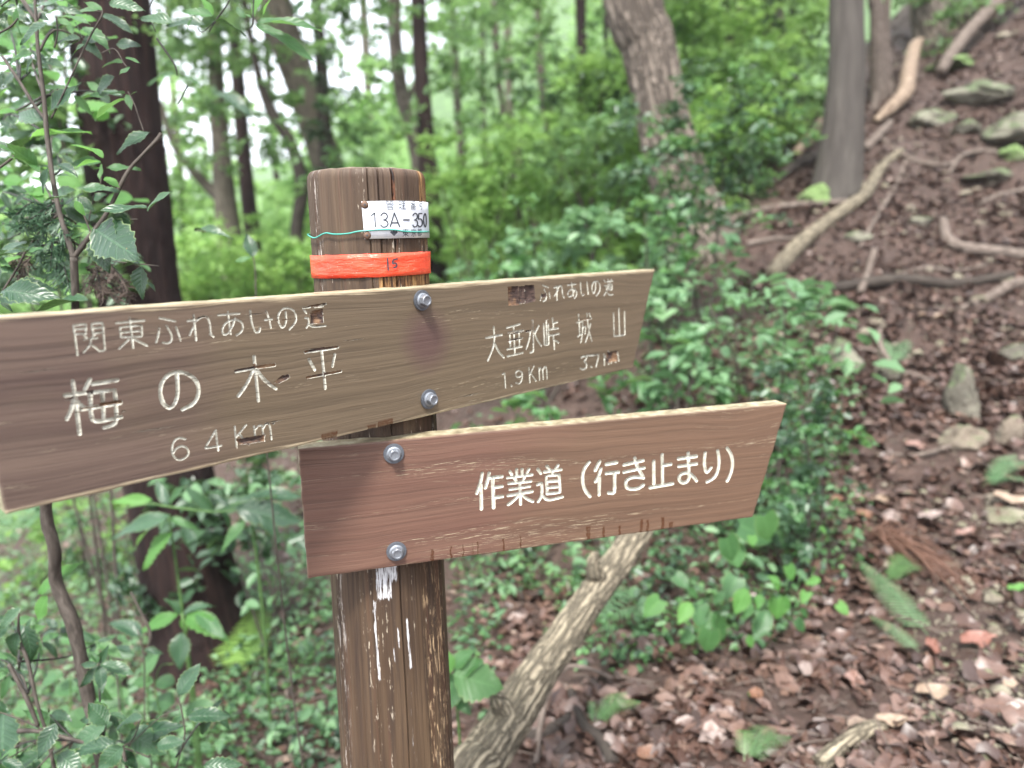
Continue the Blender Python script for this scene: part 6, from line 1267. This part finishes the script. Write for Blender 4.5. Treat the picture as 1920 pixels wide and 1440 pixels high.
leaves(hp, 'R', 2.3, '740 430 765 505 b 1|480 490 420 580 m 1.2|530 540 470 670 b 1.2|600 570 580 640 b 1.2|690 590 690 700 b 1.2|830 560 800 610 b 1|900 490 820 515 b|990 620 1035 665 b 1.1|560 280 560 330 b 1.2|620 180 670 320 m 1.2|430 290 480 420 m 1.1|100 600 10 670 b 1|250 610 180 700 b 1.2|300 630 300 740 m 1.1|370 660 430 820 m 1|640 650 545 780 m 1|260 770 200 820 m|350 750 340 880 m 1.1|700 510 640 480 b|660 480 700 560 b|830 590 870 560 b|900 230 930 270 b|540 790 570 840 b|240 540 300 600 m|180 480 240 530 m|560 610 520 700 m|780 700 830 760 m|800 640 850 700 m|720 600 760 650 b|430 560 360 620 m|500 980 530 1000 b|540 1050 490 1050 b|550 1060 580 1100 b|210 1240 250 1230 b|450 1320 470 1360 b', mat='leaf_mid', kinds=(6, 6, 4), nrm=(0, -.8, .8), sw=.9)
q = ground_at(1420, 1160)
multi_tube('stem', [([ground_at(1380 + 26 * k, 1200 - 8 * k), at(1400 + 24 * k, 1130 - 6 * k, 2.32), at(1405 + 24 * k, 1100 - 6 * k, 2.3)], [.0022, .0018, .0014]) for k in range(-3, 6)], M['green_stem'], hp, seg=5, n=3)

# ferns: each frond a part
def fern(label, fr, depth_off, mat, cat='fern', name='fern', wfac=.30, nf=11, dropf=.02):
    p0 = ground_at(*fr[0][0][:2]); e = empty(name, tuple(p0), label=label, cat=cat)
    for (b, t, arch) in fr:
        B = ground_at(*b) + Vector((0, 0, .015)); T = ground_at(*t) + Vector((0, 0, depth_off)); L = (T - B).length; V, Q = [], []; ctr = B.lerp(T, .5) + Vector((0, 0, arch)); pts, _ = smooth_path([B, ctr, T], [0, 0, 0], nf)
        n_ = len(pts); side_ = (T - B).cross(Vector((0, 0, 1))).normalized()
        for i in range(n_ - 1):
            a, c = pts[i], pts[i + 1]; s_ = side_ * .0012; o = len(V); V += [tuple(a - s_), tuple(a + s_), tuple(c + s_), tuple(c - s_)]; Q.append((o, o + 1, o + 2, o + 3))
            t_ = i / n_; ll = L * wfac * math.sin(math.pi * min(1, .12 + t_ * .9)) ** .8 * (1.05 - .5 * t_); dirn = (c - a).normalized(); ww = (c - a) * .30
            if t_ > .12:
                for sg in (-1, 1):
                    d = side_ * sg * ll + dirn * ll * .45 + Vector((0, 0, -ll * .25)); o = len(V); m1 = a + d * .45 + Vector((0, 0, .003)); V += [tuple(a - ww * .5), tuple(a + ww), tuple(m1 + ww * .9), tuple(m1 - ww * .5), tuple(a + d)]; Q += [(o, o + 1, o + 2, o + 3), (o + 3, o + 2, o + 4, o + 4)]
        me = mesh_from('frond', V, Q, False); a_ = me.attributes.new('rnd', 'FLOAT', 'POINT'); a_.data.foreach_set('value', [random.uniform(.3, .9)] * len(V)); link('frond', me, M[mat], e)
    return e
fern('pale green fern frond pair lying beside the dark leaf', [((1738, 1210), (1612, 1085), .02), ((1722, 1235), (1630, 1172), .02)], .03, 'fol_pale', wfac=.17, nf=16)
fern('small dark fern right of the pale fern', [((1660, 1110), (1720, 1070), .03), ((1665, 1105), (1700, 1055), .03), ((1660, 1110), (1735, 1088), .03)], .02, 'fol_mid')
fern('yellow green fern behind the foot of the leaning log', [((1120, 1375), (1200, 1355), .03), ((1115, 1375), (1175, 1330), .03), ((1110, 1370), (1110, 1340), .03)], .04, 'fol_herb')
fern('fern with rounded leaflets between log and ground cover', [((1120, 1190), (1240, 1200), .05), ((1120, 1180), (1215, 1150), .06), ((1115, 1175), (1170, 1140), .05), ((1100, 1220), (1160, 1230), .04)], .08, 'fol_pale', nf=9, wfac=.34)
fern('dark green fern cut by the bottom edge right of centre', [((1400, 1440), (1480, 1415), .03), ((1400, 1445), (1450, 1400), .04), ((1395, 1440), (1395, 1405), .04)], .03, 'fol_mid', nf=14)
fern('green fern low at the right edge above the tan slab', [((1840, 930), (1930, 900), .04), ((1850, 925), (1900, 890), .04), ((1845, 930), (1935, 925), .03)], .05, 'fol_pale')
fern('lime fern in the shade behind the cedar foot', [((460, 1270), (430, 1190), .05), ((465, 1270), (490, 1190), .06), ((462, 1272), (510, 1220), .04), ((458, 1270), (420, 1230), .04)], .12, 'fol_bright')
fern('small fern beside the standing stone', [((1672, 690), (1655, 655), .03), ((1672, 690), (1700, 660), .03), ((1672, 690), (1690, 680), .02)], .04, 'fol_pale', nf=8)
# dry cedar frond
g = random.Random(8); e = None; p0 = ground_at(1660, 1020); e = empty('dead_cedar_frond', tuple(p0), label='orange brown dead cedar frond fanned out on the litter', cat='frond')
pths = []
for k in range(46):
    x1 = 1700 + g.uniform(-60, 130); y1 = 1020 + (x1 - 1660) * .62 + g.uniform(-34, 34); a = ground_at(1655 + g.uniform(-25, 25), 1015 + g.uniform(-10, 12)) + Vector((0, 0, .02)); b = ground_at(x1, y1) + Vector((0, 0, g.uniform(.01, .03))); m_ = a.lerp(b, .5) + Vector((g.uniform(-.02, .02), 0, g.uniform(.01, .035))); pths.append(([a, m_, b], [.0035, .0045, .0018]))
multi_tube('needles', pths, M['needle_dry'], e, seg=5, n=4, tags=dict(kind='stuff'), rough=.3, rs=120)

# single fallen leaves that stand out
def fallen(label, px, py, Lpx, ang, mat, wd=.6, lob=False, lift=.02):
    p = ground_at(px, py); d = (p - CAM).dot(fwd); L = Lpx * .78 * d / F; g = random.Random(px); n = 12; V, Q = [(0, 0, .004)], []
    K = 26
    for k in range(K):
        a = 2 * math.pi * k / K; r_ = .5 * L * (1 + (.15 * math.cos(4 * a) + .07 * math.cos(7 * a + 1) if lob else 0) + g.uniform(-.05, .05)); x, y = r_ * math.cos(a), r_ * wd * math.sin(a) * (1 - .25 * math.cos(a)); V.append((x * .55, y * .55, .05 * L * math.sin(a * 2)))
    for k in range(K):
        x, y, z = V[1 + k]; V.append((x / .55, y / .55, .18 * L * abs(math.sin(a + k * .5)) * .7 + .12 * L * (x / .55 / L) ** 2))
    for k in range(K): k2 = (k + 1) % K; Q += [(0, 1 + k, 1 + k2), (1 + k, 1 + K + k, 1 + K + k2, 1 + k2)]
    o = link('fallen_leaf', mesh_from('fallen_leaf', V, Q), M[mat], label=label, cat='leaf'); o.location = p + Vector((0, 0, lift)); o.rotation_euler = (math.radians(18), g.uniform(-.2, .2), ang); return o
fallen('pinkish torn oak leaf right of centre on the litter', 1600, 1300, 62, 1.2, 'dl_pink', .7, True)
fallen('pale grey oval leaf standing beside the pink oak leaf', 1508, 1278, 52, 1.1, 'dl_grey', .6)
fallen('white ribbed leaf near the bottom right corner', 1892, 1366, 60, .5, 'dl_white', .5)
fallen('tan crumpled leaf left of the dark wet leaf', 1750, 1310, 90, .1, 'dl_tan', .45, True)
fallen('dark brown curled leaf beside the pale fern', 1745, 1240, 80, 1.2, 'dl_brown', .4)
fallen('pale tan leaf curled at the bottom right of centre', 1675, 1372, 80, -.3, 'dl_tan', .4, True)
fallen('large grey leaf near the dead cedar frond', 1668, 988, 58, .7, 'dl_grey', .6)
fallen('light tan oval leaf right of the grey one', 1742, 990, 60, .1, 'dl_grey', .4)
fallen('tan leaf above the grey leaf at the slope foot', 1650, 945, 60, .5, 'dl_tan', .45)
fallen('white leaf at the tip of the pale twig', 1822, 826, 46, -.6, 'dl_white', .6)
fallen('orange brown leaf below the star of needles', 1620, 980, 42, .2, 'dl_orange', .7, True)
fallen('orange leaf under the ground cover tip', 1565, 955, 46, .6, 'dl_orange', .6, True)
fallen('long pale bark flake at the right edge', 1900, 950, 90, -.5, 'dl_tan', .35)
fallen('reddish brown leaf at lower centre right', 1415, 1335, 50, .8, 'dl_orange', .6)
fallen('pink grey leaf in front of the reddish brown one', 1340, 1410, 78, .1, 'dl_grey', .4, True)
fallen('orange leaf cut by the bottom edge', 1215, 1430, 60, .4, 'dl_orange', .6)
fallen('pale mauve leaf right of the dead cedar frond', 1810, 1020, 60, .2, 'dl_pink', .4)
fallen('broad pinkish leaf under the pale twig', 1715, 845, 60, .4, 'dl_pink', .6, True)
fallen('long thin tan leaf above the standing stone', 1745, 603, 66, .1, 'dl_tan', .25)
fallen('bright green curved leaf cut by the right edge', 1905, 1118, 50, .1, 'leaf_bright', .4)
fallen('tan round leaf at the lower right', 1892, 1298, 34, .1, 'dl_tan', .7)
fallen('dark mauve leaf lying in the lower right', 1830, 1220, 88, .2, 'dl_brown', .5, True)

# ------------------------------------------------------------------ damp air between the trees
hb = bmesh.new(); bmesh.ops.create_cube(hb, size=1); lo = Vector((-122, -92, float(GZ.min()) - 1.5)); hi = Vector((162, 232, float(GZ.max()) + 3))
for v in hb.verts: v.co = Vector([(lo[i] + hi[i]) / 2 + v.co[i] * (hi[i] - lo[i]) for i in range(3)])
hm = bpy.data.materials.new('damp_air'); hm.use_nodes = True; hn = hm.node_tree; hn.nodes.clear(); pv = hn.nodes.new('ShaderNodeVolumePrincipled'); pv.inputs['Density'].default_value = .0014; pv.inputs['Color'].default_value = (.95, .98, 1, 1); pv.inputs['Anisotropy'].default_value = .2
ho = hn.nodes.new('ShaderNodeOutputMaterial'); hn.links.new(pv.outputs[0], ho.inputs['Volume']); link('haze', bm_mesh('haze', hb, False), hm, kind='stuff', label='pale damp air between the trees')
